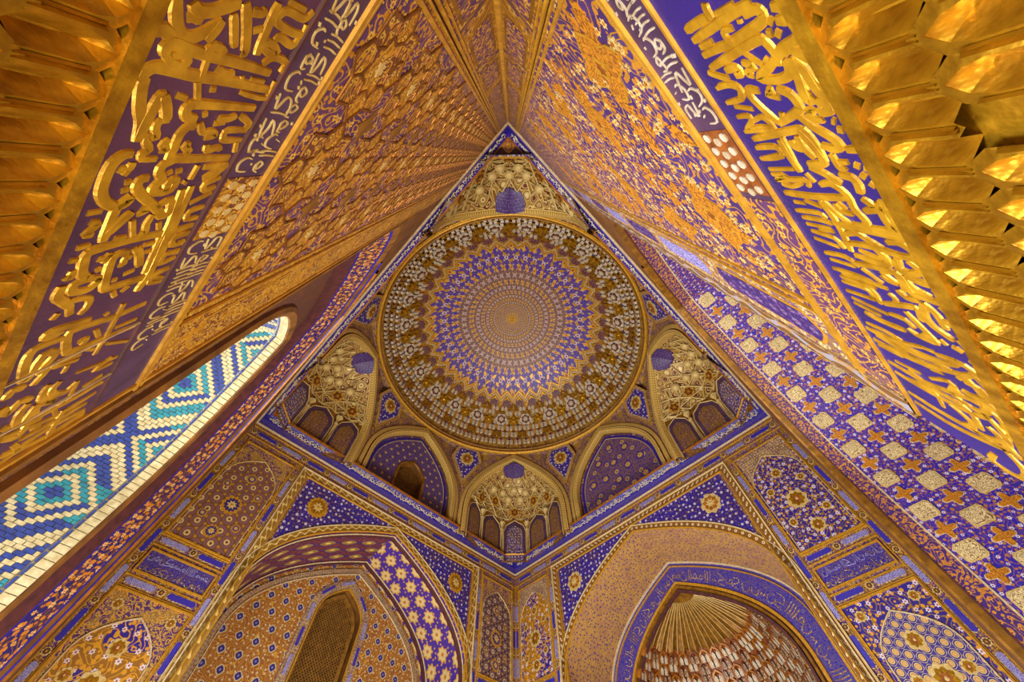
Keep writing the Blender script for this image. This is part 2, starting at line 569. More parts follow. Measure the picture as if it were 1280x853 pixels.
def offs(path, o, closed=False):
    """offset a polyline sideways (left of travel positive) with mitres"""
    n = len(path)
    out = []
    for i in range(n):
        a = path[i - 1] if i > 0 or closed else None
        b = path[i]
        c = path[(i + 1) % n] if i < n - 1 or closed else None
        d = []
        for p, q in ((a, b), (b, c)):
            if p and q:
                l = hypot(q[0] - p[0], q[1] - p[1]) or 1e-9
                d.append((-(q[1] - p[1]) / l, (q[0] - p[0]) / l))
        if len(d) == 1:
            nx, nz = d[0]
            k = 1
        else:
            nx, nz = d[0][0] + d[1][0], d[0][1] + d[1][1]
            l = hypot(nx, nz) or 1e-9
            nx, nz = nx / l, nz / l
            k = 1 / max(.35, nx * d[0][0] + nz * d[0][1])
        out.append((b[0] + nx * o * k, b[1] + nz * o * k))
    return out


def length(path):
    s = [0]
    for a, b in zip(path, path[1:]):
        s.append(s[-1] + hypot(b[0] - a[0], b[1] - a[1]))
    return s


def sweep(mb, P, path, prof, mi=0, closed=False, caps=False):
    """moulding: prof is a list of (sideways offset, depth d)"""
    rows = [offs(path, o, closed) for o, d in prof]
    s = length(path)
    if closed:
        path = path + [path[0]]
        s = length(path)
        rows = [r + [r[0]] for r in rows]
    w = length(prof)
    vs, uvs = [], []
    for r, (o, d), wv in zip(rows, prof, w):
        for (u, z), sv in zip(r, s):
            vs.append(P(u, z, d))
            uvs.append((sv, wv / (w[-1] or 1)))
    n = len(path)
    mb.add(vs, [(j * n + i, j * n + i + 1, (j + 1) * n + i + 1, (j + 1) * n + i) for j in range(len(prof) - 1) for i in range(n - 1)], uvs, mi)
    if caps:
        k = len(prof)
        b = len(mb.v) - len(vs)
        mb.f += [tuple(b + j * n for j in range(k)), tuple(b + j * n + n - 1 for j in range(k))]
        mb.mi += [mi, mi]


def slab(mb, P, poly, d0, d1, mi=0, mis=None):
    n = len(poly)
    vs = [P(u, z, d0) for u, z in poly] + [P(u, z, d1) for u, z in poly]
    uv = [tuple(p) for p in poly] * 2
    mb.add(vs, [tuple(range(n))], uv, mi)
    b = len(mb.v) - 2 * n
    for i in range(n):
        k = (i + 1) % n
        mb.f.append((b + i, b + k, b + n + k, b + n + i))
        mb.mi.append(mi if mis is None else mis)


def rect(u0, z0, u1, z1):
    return [(u0, z0), (u1, z0), (u1, z1), (u0, z1)]


def loft(mb, A, B, fa, mi=0, k=1):
    """skin between point lists A and B (world points); uv = (arc length, depth)"""
    n = len(A)
    s = [0]
    for a, b in zip(A, A[1:]):
        s.append(s[-1] + (Vector(b) - Vector(a)).length)
    dep = (Vector(B[n // 2]) - Vector(A[n // 2])).length
    vs, uv = [], []
    for j in range(k + 1):
        t = j / k
        for i in range(n):
            p = Vector(A[i]).lerp(Vector(B[i]), t)
            vs.append(tuple(p))
            uv.append((s[i], t * dep) if fa else (s[i], t))
    mb.add(vs, [(j * n + i, j * n + i + 1, (j + 1) * n + i + 1, (j + 1) * n + i) for j in range(k) for i in range(n - 1)], uv, mi)


FLAT = lambda x, y, d=0.0: (x, y, -d)                  # own-plane drawing for placed pieces


def lobed(hw, hh, r=None):
    """cartouche outline: a bar with lobed ends"""
    r = r or hh * .5
    pts = []
    for sx, a0 in ((1, -90), (-1, 90)):
        for k in range(3):
            cy = (-hh * .62, 0, hh * .62)[k] * sx
            cx = (hw - hh * (.55, .3, .55)[k]) * sx
            rr = hh * (.38, .5, .38)[k]
            for q in range(5):
                a = math.radians(a0 + 180 * (k * .3 + q / 4 * .4))
                pts.append((cx + rr * cos(a), cy + rr * sin(a)))
    return pts


def petal_star(n, r0, r1, k=2, ph=0.0):
    out = []
    for i in range(n * k * 2):
        a = 2 * pi * i / (n * k * 2) + ph
        out.append((cos(a) * (r0 + (r1 - r0) * (.5 + .5 * cos(a * n - ph * n))), sin(a) * (r0 + (r1 - r0) * (.5 + .5 * cos(a * n - ph * n)))))
    return out


def star(n, r0, r1, ph=0.0):
    return [(cos(ph + pi * i / n) * (r1 if i % 2 == 0 else r0), sin(ph + pi * i / n) * (r1 if i % 2 == 0 else r0)) for i in range(2 * n)]


def dome_bit(mb, r, h, n=10, k=3, mi=0):
    mb.grid(lambda a, b: ((r * cos(b * pi / 2) * cos(2 * pi * a), r * cos(b * pi / 2) * sin(2 * pi * a), h * sin(b * pi / 2)), (a, b)), n, k, mi)


def smooth_path(p, n=3):
    if len(p) < 3:
        return p
    q = [p[0]] + list(p) + [p[-1]]
    out = []
    for i in range(1, len(q) - 2):
        a, b, c, d = q[i - 1], q[i], q[i + 1], q[i + 2]
        for j in range(n):
            t = j / n
            out.append(tuple(.5 * (2 * b[x] + (c[x] - a[x]) * t + (2 * a[x] - 5 * b[x] + 4 * c[x] - d[x]) * t * t + (3 * b[x] - a[x] - 3 * c[x] + d[x]) * t ** 3) for x in (0, 1)))
    out.append(tuple(p[-1]))
    return out


def pen(mb, P, path, w, h, d=0.0, mi=0, n=3, taper=.8):
    """a raised pen stroke with slanted sides and cut ends"""
    pts = smooth_path(path, n)
    N = len(pts)
    L_, R_ = [], []
    for i, (x, z) in enumerate(pts):
        a, b = pts[max(0, i - 1)], pts[min(N - 1, i + 1)]
        l = hypot(b[0] - a[0], b[1] - a[1]) or 1e-9
        nx, nz = -(b[1] - a[1]) / l, (b[0] - a[0]) / l
        t = i / max(1, N - 1)
        ww = w / 2 * (taper + (1 - taper) * min(1, 6 * min(t, 1 - t)))
        L_.append((nx * ww, nz * ww))
    prof = ((1, 0), (.72, -h), (-.72, -h), (-1, 0))
    vs, uv = [], []
    for k, dd in prof:
        for (x, z), (ox, oz) in zip(pts, L_):
            vs.append(P(x + ox * k, z + oz * k, d + dd))
            uv.append((x + ox * k, z + oz * k))
    fs = [(j * N + i, j * N + i + 1, (j + 1) * N + i + 1, (j + 1) * N + i) for j in range(3) for i in range(N - 1)]
    fs += [(0, N, 2 * N, 3 * N), (N - 1, 2 * N - 1, 3 * N - 1, 4 * N - 1)]
    mb.add(vs, fs, uv, mi)


def script(rnd, x0, x1, z0, z1):
    """strokes of a running cursive line: stems, bowls, loops, teeth and dots between x0 and x1"""
    H = z1 - z0
    out = []
    x = x0
    while x < x1 - H * .3:
        k = rnd.random()
        j = lambda a: a * H * rnd.uniform(.85, 1.15)
        if k < .3:
            for q in range(rnd.choice((1, 2, 2))):
                out.append([(x + j(.02), z0 + H * .95), (x - j(.03), z0 + H * .5), (x, z0 + j(.12))])
                x += j(.2)
        elif k < .55:
            out.append([(x + j(.55), z0 + H * .55), (x + j(.5), z0 + j(.15)), (x + j(.2), z0 + j(.05)), (x, z0 + j(.3)), (x + j(.05), z0 + j(.5))])
            out.append([(x + j(.22), z0 + j(.62)), (x + j(.32), z0 + j(.7))])
            x += j(.66)
        elif k < .75:
            out.append([(x, z0 + j(.4)), (x + j(.14), z0 + j(.6)), (x + j(.3), z0 + j(.45)), (x + j(.15), z0 + j(.28)), (x, z0 + j(.4))])
            out.append([(x + j(.1), z0 + j(.3)), (x + j(.4), z0 + j(.28)), (x + j(.5), z0 + j(.5))])
            x += j(.55)
        elif k < .9:
            out.append([(x + j(.6), z0 + j(.85)), (x + j(.2), z0 + j(.75)), (x + j(.05), z0 + j(.5)), (x + j(.35), z0 + j(.4)), (x + j(.55), z0 + j(.22)), (x, z0 + j(.08))])
            x += j(.62)
        else:
            out.append([(x, z0 + j(.25)), (x + j(.1), z0 + j(.42)), (x + j(.18), z0 + j(.25)), (x + j(.28), z0 + j(.42)), (x + j(.4), z0 + j(.25))])
            out.append([(x + j(.12), z0 + j(.72)), (x + j(.2), z0 + j(.8))])
            x += j(.5)
    return out


def decode(s):
    out = []
    for k in s.split('|'):
        w, rest = k.split(',', 1)
        pts = [tuple(int(q) for q in p.split(',')) for p in rest.split(' ')]
        out.append((int(w) / 1000, [(u / 1000, 2 + z / 1000) for u, z in pts]))
    return out

# ---------------------------------------------------------------- the shell: floor, four walls with arched openings
def ring(mb, P, A, B, d, mi=0):
    n = len(A)
    mb.add([P(u, z, d) for u, z in A] + [P(u, z, d) for u, z in B], [(i, i + 1, n + i + 1, n + i) for i in range(n - 1)], list(A) + list(B), mi)


def strut(mb, a, b, w, mi=0):
    a, b = Vector(a), Vector(b)
    t = (b - a).normalized()
    x = t.cross(Vector((.31, .2, .93))).normalized() * w
    y = t.cross(x).normalized() * w
    vs = [tuple(p + q) for p in (a, b) for q in (x, y, -x, -y)]
    L = (b - a).length
    mb.add(vs, [(i, (i + 1) % 4, 4 + (i + 1) % 4, 4 + i) for i in range(4)], [(0, 0), (0, .3), (0, .6), (0, .9), (L, 0), (L, .3), (L, .6), (L, .9)], mi)


def lathe(mb, base, prof, n=10, mi=0, twist=0):
    bx, by, bz = base
    rows = len(prof)
    vs, uv = [], []
    for r, z in prof:
        for i in range(n):
            a = 2 * pi * i / n + twist * z
            rr = r * (1 + (.18 * (i % 2) if twist else 0))
            vs.append((bx + rr * cos(a), by + rr * sin(a), bz + z))
            uv.append((i / n, z))
    mb.add(vs, [(j * n + i, j * n + (i + 1) % n, (j + 1) * n + (i + 1) % n, (j + 1) * n + i) for j in range(rows - 1) for i in range(n)], uv, mi)


fl = MB()
fl.add([(-9, -1, 0), (9, -1, 0), (9, 16, 0), (-9, 16, 0)], [(0, 1, 2, 3)])
fl.build('floor', m['floor'], kind='structure')

IWAN = dict(c=5, a=3.15, zs=6.0, h=2.85)
iw = lambda z0=0.0: arch(5, 3.15, 6.0, 2.85, 20, z0)
INNER = lambda z0=0.0: arch(5, 2.9, 5.9, 2.73, 20, z0)
SPLAY = lambda z0=0.0: arch(4.95, 2.42, 5.5, 2.45, 20, z0)
PORTAL = lambda z0=0.0: arch(5.25, 1.75, 4.9, 2.5, 20, z0)


def wall(name, P, mt):
    mb = MB()
    z0 = 2.19 if 'near' in name else 0                # the near walls stand back below their stalactite cornice
    for q in (rect(0, z0, 1.85, 9.8), rect(8.15, 0, 10, 9.8)):
        mb.add([P(u, z) for u, z in q], [(0, 1, 2, 3)], q)
    A = iw()
    ring(mb, P, A, [(u, 9.8) for u, z in A], 0)
    return mb.build(name, mt, kind='structure')


W_ = {}
for nm, P, mt in (('wall_far_left', LF, 'wall_ground'), ('wall_far_right', RF, 'wall_ground'), ('wall_near_left', NL, 'brown'), ('wall_near_right', NR, 'brown')):
    W_[nm] = wall(nm, P, m[mt])

# ---------------------------------------------------------------- shared pieces
def cell_mesh(name, w, h, dp, mats):
    """one muqarnas cell: pointed rim, hollow and two upright leaves"""
    mb = MB()
    o = arch(0, w / 2, h * .5, h * .5, 3, 0, .55)
    i_ = arch(0, w * .37, h * .46, h * .38, 3, 0, .55)
    ring(mb, FLAT, o, i_, -dp, 0)
    n = len(o)
    mb.add([FLAT(u, z, -dp) for u, z in i_] + [FLAT(u * .3, z * .8, dp * .3) for u, z in i_], [(k, k + 1, n + k + 1, n + k) for k in range(n - 1)], i_ + i_, 1)
    mb.add([FLAT(u, z, -dp) for u, z in o] + [FLAT(u, z, dp) for u, z in o], [(k, k + 1, n + k + 1, n + k) for k in range(n - 1)], o + o, 0)
    for sx in (-1, 1):
        lf = [(sx * w * .06, 0), (sx * w * .36, 0), (sx * w * .38, h * .38), (sx * w * .22, h * .62), (sx * w * .06, h * .4)]
        mb.add([FLAT(u, z, -dp * (1.25 - z / h * .5)) for u, z in lf] + [FLAT(u, 0, 0) for u, z in lf[:2]], [(0, 1, 2, 3, 4), (0, 1, 6, 5)], lf + lf[:2], 2)
    return mb.mesh(name, mats)


def cart_mesh(name, hw, hh, field, rim, th=.008):
    mb = MB()
    slab(mb, FLAT, lobed(hw, hh), -th, .01, 0)
    slab(mb, FLAT, lobed(hw - .018, hh - .016), -th * 1.7, 0, 1)
    return mb.mesh(name, [rim, field])


def rosette_mesh(name, r, n, mats, h=.02):
    mb = MB()
    slab(mb, FLAT, petal_star(n, r * .82, r), -h * .5, .01, 0)
    slab(mb, FLAT, petal_star(n, r * .55, r * .72, 2, pi / n), -h * .8, 0, 1)
    slab(mb, FLAT, star(8, r * .26, r * .48), -h * 1.1, 0, 2)
    dome_bit(mb, r * .2, h * 1.6, 8, 2, 0)
    return mb.mesh(name, mats)


ME = {}
ME['cart_v'] = cart_mesh('cartouche', .26, .062, m['cart_blue'], m['border_tan'])
ME['cart_p'] = cart_mesh('cartouche', .26, .062, m['cart_white'], m['border_tan'])
ME['cart_s'] = cart_mesh('cartouche', .19, .062, m['cart_blue'], m['border_tan'])
ME['ros'] = rosette_mesh('corner_rosette', .075, 8, [m['cream'], m['maroon'], m['gold']])
ME['med_gold'] = rosette_mesh('medallion', .3, 16, [m['gold_line'], m['gold'], m['cream']], .03)
ME['med_or'] = rosette_mesh('medallion', .29, 8, [m['cream'], m['orange'], m['cream']], .03)


def fillet(P, path, name, parent, mt, w=.03, h=.03, d=0.0, closed=False, kind=None):
    mb = MB()
    sweep(mb, P, path, [(-w / 2, d), (-w / 3, d - h), (w / 3, d - h), (w / 2, d)], 0, closed)
    return mb.build(name, mt, parent)


# ---------------------------------------------------------------- iwans of the far walls
def surround(P, root, band, spand, med, archband):
    mb = MB()
    pth = [(1.84, 0), (1.84, 9.15), (8.16, 9.15), (8.16, 0)]
    sweep(mb, P, pth, [(-.085, -.03), (.085, -.03)])
    sweep(mb, P, pth, [(-.085, 0), (-.085, -.03)])
    sweep(mb, P, pth, [(.085, -.03), (.085, 0)])
    mb.build('frame_band', band, root)
    for o in (-.1, .1):
        fillet(P, offs(pth, o), 'frame_fillet', root, m['gold_line'] if o < 0 else m['white_line'], .035, .055)
    A = iw()
    mb = MB()
    sweep(mb, P, A, [(.02, -.03), (.16, -.03)])
    sweep(mb, P, A, [(.16, -.03), (.16, 0)])
    mb.build('arch_band', archband, root)
    fillet(P, offs(A, .005), 'arch_fillet', root, m['gold_line'], .03, .05)
    fillet(P, offs(A, .175), 'arch_fillet', root, m['white_line'], .025, .045)
    B = offs(A, .18)
    half = [p for p in B if 1.95 <= p[0] <= 5.0001]
    for side in (0, 1):
        pts = half if side == 0 else [(10 - u, z) for u, z in half]
        mb = MB()
        ring(mb, P, pts, [(u, 9.05) for u, z in pts], -.012)
        s = mb.build('spandrel', spand, root)
        for k, (u, z, sc) in enumerate(((2.6, 8.42, 1.0),)):
            P.put(med, 'medallion', s, u if side == 0 else 10 - u, z, -.012, 0, sc)


def lattice(mb, P, c, a, zs, h, z0, d, st):
    """slanting lattice bars clipped to the pointed window"""
    inside = lambda u, z: abs(u - c) < a and z > z0 and z < (zs + h * (1 - min(1, abs(u - c) / a)) ** .42)
    x = c - a
    segs = []
    for sgn in (1, -1):
        k = -12.0
        while k < 14:
            t, run = 0, None
            n = 60
            for i in range(n + 1):
                u = c - a + 2 * a * i / n
                z = z0 + k + sgn * (u - c) * 1.0
                if inside(u, z):
                    run = (run[0], (u, z)) if run else ((u, z), (u, z))
                elif run:
                    segs.append(run)
                    run = None
            if run:
                segs.append(run)
            k += st
    for (a0, b0) in segs:
        if hypot(a0[0] - b0[0], a0[1] - b0[1]) > .02:
            pen(mb, P, [a0, b0], st * .3, .02, d, 0, 1, 1)


t = thing('arched_niche', 'far left arched niche with violet flower soffit and pointed latticed window in its back wall', 'niche', LF(5, 0, 0), 'great arched niches')
surround(LF, t, m['band_scroll'], m['spandrel'], ME['med_gold'], m['band_scroll'])
A, B = iw(), INNER()
nA = len(A) // 2
for sl, mt in ((slice(0, nA + 1), 'intra_shade'), (slice(nA, None), 'intra_purple')):  # one soffit, shaded left and lit right by material colour
    mb = MB()
    loft(mb, [LF(u, z, 0) for u, z in A[sl]], [LF(u, z, 1.6) for u, z in B[sl]], True)
    mb.build('soffit', m[mt], t)
for o, d in ((-.06, .16), (-.05, 1.45)):
    k = d / 1.6
    C_ = [(a[0] * (1 - k) + b[0] * k, a[1] * (1 - k) + b[1] * k) for a, b in zip(A, B)]
    mb = MB()
    sweep(mb, LF, C_, [(-.015, d - .09), (-.03, d), (-.015, d + .09)])
    mb.build('soffit_border', m['maroon'], t)
    fillet(LF, offs(C_, -.02), 'soffit_fillet', t, m['white_line'], .03, .02, d - .1)
WIN = arch(4.87, .66, 7.05, .82, 20, 0)
mb = MB()
ring(mb, LF, B, WIN, 1.6)
mb.build('back_wall', m['back_rust'], t)
mb = MB()
sweep(mb, LF, offs(B, -.16), [(-.05, 1.59), (-.05, 1.56), (.05, 1.56), (.05, 1.59)])
mb.build('back_border', m['border_tan'], t)
fillet(LF, offs(B, -.25), 'back_fillet', t, m['white_line'], .03, .03, 1.6)
mb = MB()
sweep(mb, LF, WIN, [(0, 1.6), (.04, 1.54), (.24, 1.56), (.26, 1.6)])
w1 = mb.build('window_1', m['border_tan'], None, 'structure')
s_ = length(WIN)
run, nxt, i = 0, .3, 0
for k in range(1, len(WIN)):
    while nxt < s_[k]:
        a, b = WIN[k - 1], WIN[k]
        f = (nxt - s_[k - 1]) / (s_[k] - s_[k - 1])
        ang = atan2(b[1] - a[1], b[0] - a[0])
        nx, nz = -sin(ang), cos(ang)
        u, z = a[0] + (b[0] - a[0]) * f + nx * .14, a[1] + (b[1] - a[1]) * f + nz * .14
        if z > 4:
            LF.put(ME['cart_v' if i % 2 else 'cart_p'], 'cartouche', w1, u, z, 1.535, ang, .8)
        i += 1
        nxt += .56
mb = MB()
loft(mb, [LF(u, z, 1.56) for u, z in WIN], [LF(u, z, 1.96) for u, z in WIN], True)
mb.build('reveal', m['brown'], w1)
fillet(LF, WIN, 'window_rim', w1, m['gold_line'], .04, .03, 1.56)
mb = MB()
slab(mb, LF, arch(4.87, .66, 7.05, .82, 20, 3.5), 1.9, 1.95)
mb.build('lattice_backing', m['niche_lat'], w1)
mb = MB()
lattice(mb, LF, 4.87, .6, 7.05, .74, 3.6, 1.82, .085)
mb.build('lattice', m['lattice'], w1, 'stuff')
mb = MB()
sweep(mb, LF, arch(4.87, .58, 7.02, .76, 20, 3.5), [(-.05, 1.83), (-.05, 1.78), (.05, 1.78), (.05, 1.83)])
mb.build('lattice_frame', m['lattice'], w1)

t = thing('arched_niche', 'far right arched niche with tan speckled soffit and blue inscription arch around a honeycomb vault', 'niche', RF(5, 0, 0), 'great arched niches')
surround(RF, t, m['band_dot'], m['spandrel'], ME['med_or'], m['band_dot'])
mb = MB()
loft(mb, [RF(u, z, 0) for u, z in A], [RF(u, z, 1.6) for u, z in B], True)
mb.build('soffit', m['intra_tan'], t)
REC = lambda z0=0.0: arch(5, 2.2, 5.4, 2.46, 20, z0)
mb = MB()
ring(mb, RF, B, REC(), 1.6)
mb.build('inscription_arch', m['ins_blue'], t)
rnd = random.Random(5)
for o, w, mt in ((-.02, .05, 'white_line'), (-.13, .03, 'gold_line'),):
    fillet(RF, offs(B, o), 'arch_fillet', t, m[mt], w, .04, 1.6)
mb = MB()
mid = [((a[0] + b[0]) / 2, (a[1] + b[1]) / 2) for a, b in zip(B, REC())]
sm = length(mid)
def along(path, s, off):
    L = length(path)
    for k in range(1, len(path)):
        if s <= L[k] or k == len(path) - 1:
            f = (s - L[k - 1]) / ((L[k] - L[k - 1]) or 1)
            a, b = path[k - 1], path[k]
            ang = atan2(b[1] - a[1], b[0] - a[0])
            return a[0] + (b[0] - a[0]) * f - sin(ang) * off, a[1] + (b[1] - a[1]) * f + cos(ang) * off
for st in script(rnd, 3.6, sm[-1] - 3.6, -.17, .17):
    pen(mb, RF, [along(mid, x, z) for x, z in st], .022, .012, 1.6, 0, 2)
mb.build('lettering', m['border_tan'], t, 'stuff')
for o, w, h, mt in ((.13, .1, .05, 'gold_line'), (.03, .08, .09, 'gold_dark'), (-.06, .08, .06, 'maroon')):
    fillet(RF, offs(REC(), o), 'recess_moulding', t, m[mt], w, h, 1.6)

# honeycomb (muqarnas) half dome in the far right niche
t = thing('muqarnas_half_dome', 'honeycomb half dome of pale muqarnas cells under a gold fluted fan, far right niche', 'vault', RF(5, 0, 1.6), None)
def rec_a(z):
    q = max(0, (z - 5.4) / 2.46)
    return 2.2 * (1 - min(1, q) ** (1 / .42))
def VV(th, z, k=1.0):
    a = rec_a(z) * k
    return RF(5 + a * cos(th), z, 1.6 + .95 * a * sin(th))
mb = MB()
mb.grid(lambda i, j: (VV(pi * i, 7.0 * j), (pi * i * 2.2, 7.0 * j)), 32, 24)
mb.build('vault_shell', m['rust'], t)
mb = MB()
def fan(i, j):
    z = 6.93 + (7.86 - 6.93) * j
    a = 1 + .045 * (cos(i * pi * 26)) * (1 - j)
    return VV(pi * i, z, a), (i * 3, j)
mb.grid(fan, 156, 6)
mb.build('fan', m['gold_dark'], t)
mb = MB()
for k in range(27):
    th = pi * k / 26
    pv = [VV(th, 6.93 + .93 * j / 5 - .0, .965) for j in range(5)]
    for a, b in zip(pv, pv[1:]):
        strut(mb, a, b, .012)
mb.build('fan_ribs', m['cream'], t)
cm = [cell_mesh('muqarnas_cell', .3, .31, .07, [m['orange'], m['rust'], m['cell_white']]), cell_mesh('muqarnas_cell', .3, .31, .07, [m['rust'], m['cell_red'], m['border_tan']])]
z = 4.35
row = 0
while z < 6.95:
    a = rec_a(z)
    n = max(5, int(pi * a * .97 / .3))
    jit = .04 * (row % 3)
    for k in range(n):
        th = pi * (k + (.5 if row % 2 else .15)) / n
        if th > pi * .98:
            continue
        p = Vector(VV(th, z + jit * (k % 2), .97))
        q = Vector(VV(th + .02, z + jit * (k % 2), .97))
        up_ = Vector(VV(th, z + .28, .97))
        X = q - p
        Y = up_ - p
        nrm = X.cross(Y)
        if nrm.dot(Vector(RF(5, z, .2)) - p) < 0:
            X = -X
        Y = (Y.normalized() * .75 + Vector((0, 0, 1)) * .25)
        place(cm[(k + row) % 2 if rnd.random() < .8 else 0], 'muqarnas_cell', t, p, X, Y, (.92 if z > 6.3 else 1.0))
    row += 1
    z += .2

# ---------------------------------------------------------------- panels, plaques and cartouche borders beside the far iwans
def framed(P, name, label, cat, u0, z0, u1, z1, field, group):
    root = thing(name, label, cat, P((u0 + u1) / 2, z0, 0), group)
    mb = MB()
    slab(mb, P, rect(u0, z0, u1, z1), -.014, .0)
    f = mb.build('field', field, root)
    c = [(u0, z0), (u0, z1), (u1, z1), (u1, z0)]
    fillet(P, c, 'frame', root, m['gold_line'], .04, .03, -.01, True)
    return root


def strip(P, ux, sx, who, mats, lowmats):
    """one panelled strip between a corner and an iwan; ux+sx*x turns strip into wall coordinates"""
    U = lambda x: ux + sx * x
    def R_(x0, x1):
        a, b = sorted((U(x0), U(x1)))
        return a, b
    bd = thing('cartouche_border', f'narrow border of small blue and lilac cartouches around the {who} panels', 'border', P(U(.85), 0, 0), 'cartouche borders')
    k = 0
    for x in (.085, 1.62):
        z = 3.4
        while z < 9.0:
            P.put(ME[('cart_v', 'cart_p')[k % 2]], 'cartouche', bd, U(x), z, -.005, pi / 2, .92)
            P.put(ME['ros'], 'rosette', bd, U(x), z + .36, -.005, 0, .8)
            k += 1
            z += .72
    for z in (6.36, 5.6):
        for x in (.48, 1.22):
            P.put(ME[('cart_p', 'cart_v')[k % 2]], 'cartouche', bd, U(x), z, -.005, 0, 1.0)
            k += 1
        P.put(ME['ros'], 'rosette', bd, U(.85), z, -.005, 0, .9)
    for x in (.01, .16, 1.54, 1.7):
        fillet(P, [(U(x), 0), (U(x), 9.3)], 'fillet', bd, m['gold_line'], .022, .022)
    for z in (6.46, 6.25, 5.68, 5.5):
        fillet(P, [(U(.16), z), (U(1.54), z)], 'fillet', bd, m['gold_line'], .022, .022)
    # upper panel
    a, b = R_(.19, 1.51)
    c = (a + b) / 2
    up = framed(P, 'upper_panel', mats[0], 'panel', a, 6.5, b, 9.1, m[mats[1]], 'tall upper panels')
    ar = arch(c, .6, 8.1, .72, 10, 6.56)
    fillet(P, ar, 'arch_line', up, m['cream'], .022, .02, -.012)
    B_ = offs(ar, .012)
    pts = [p for p in B_]
    for q in ([p for p in pts if p[0] <= c], [p for p in pts if p[0] >= c]):
        mb = MB()
        ring(mb, P, q, [(u, 9.06) for u, zz in q], -.017)
        mb.build('corner_field', m[mats[2]], up)
    for z, r in ((8.25, .5), (7.5, .9), (6.85, .6)):
        P.put(ME[mats[3]], 'medallion', up, c, z, -.016, 0, r)
    for z in (7.1, 7.9):
        for s in (-.38, .38):
            P.put(ME[mats[3]], 'medallion', up, c + s, z, -.016, 0, .38)
    # plaque with two lines of writing
    a, b = R_(.22, 1.48)
    pl = framed(P, 'inscription_plaque', mats[4], 'plaque', a, 5.76, b, 6.16, m['plaque_blue'], 'blue inscription plaques')
    rnd = random.Random(int(ux * 10) + len(who))
    for nm, z0, z1, mt, w in (('lettering', 5.97, 6.13, m['cart_white'], .016), ('lettering', 5.79, 5.95, m['border_tan'], .013)):
        mb = MB()
        for st in script(rnd, a + .04, b - .04, z0, z1):
            pen(mb, P, st, w, .01, -.014, 0, 2)
        mb.build(nm, mt, pl, 'stuff')
    # lower panel
    a, b = R_(.19, 1.51)
    lo = framed(P, 'lower_panel', lowmats[0], 'panel', a, 2.6, b, 5.46, m[lowmats[1]], 'tall lower panels')
    ar = arch(c, .56, 4.5, .68, 10, 2.7)
    mb = MB()
    slab(mb, P, ar, -.02, 0)
    mb.build('arch_field', m[lowmats[2]], lo)
    fillet(P, ar, 'arch_line', lo, m['white_line'], .025, .022, -.016)
    for z, s, r in ((4.75, 0, .55), (4.25, 0, .8), (4.3, -.35, .4), (4.3, .35, .4), (5.25, -.45, .34), (5.25, .45, .34)):
        P.put(ME[lowmats[3]], 'medallion', lo, c + s, z, -.022, 0, r)


ME['med_star'] = rosette_mesh('medallion', .26, 12, [m['gold_line'], m['cell_blue'], m['cream']], .02)
ME['med_flower'] = rosette_mesh('medallion', .26, 8, [m['cream'], m['gold'], m['rust']], .02)
strip(LF, 0, 1, 'left corner', ('brown and gold star lattice panel in the upper left corner strip', 'panel_star', 'zone', 'med_star', 'blue plaque with two rows of script, left of the far left niche'),
      ('violet panel with blue pointed arch and gold flowers at lower left edge', 'zone', 'panel_mix', 'med_flower'))
strip(LF, 10, -1, 'left middle corner', ('dim star lattice panel on the left side of the far corner', 'panel_dark', 'zone', 'med_star', 'narrow blue plaque low on the left side of the far corner'),
      ('dim lower panel on the left side of the far corner', 'zone', 'panel_star', 'med_star'))
strip(RF, 0, 1, 'right corner', ('blue flowered panel with gold medallions in the upper right corner strip', 'panel_blue', 'border_tan', 'med_flower', 'blue plaque with two rows of script, right of the far right niche'),
      ('blue panel with cream star lattice arch at lower right edge', 'panel_blue', 'panel_cream', 'med_flower'))
strip(RF, 10, -1, 'right middle corner', ('blue panel with gold medallions on the right side of the far corner', 'panel_mix', 'border_tan', 'med_flower', 'narrow blue plaque low on the right side of the far corner'),
      ('blue lower panel on the right side of the far corner', 'panel_blue', 'panel_mix', 'med_flower'))
for P, lab, nm in ((LF, 'row of blue and lilac cartouches under the far left cornice', 'a'), (RF, 'row of blue and lilac cartouches under the far right cornice', 'b')):
    t = thing('cartouche_frieze', lab, 'frieze', P(5, 9.3, 0), 'cartouche friezes')
    for k in range(13):
        P.put(ME[('cart_v', 'cart_p')[k % 2]], 'cartouche', t, .5 + k * .75, 9.46, -.005, 0, 1.05)
        P.put(ME['ros'], 'rosette', t, .125 + k * .75, 9.46, -.005)
    for z in (9.3, 9.62):
        fillet(P, [(0.02, z), (9.98, z)], 'fillet', t, m['gold_line'], .025, .02)

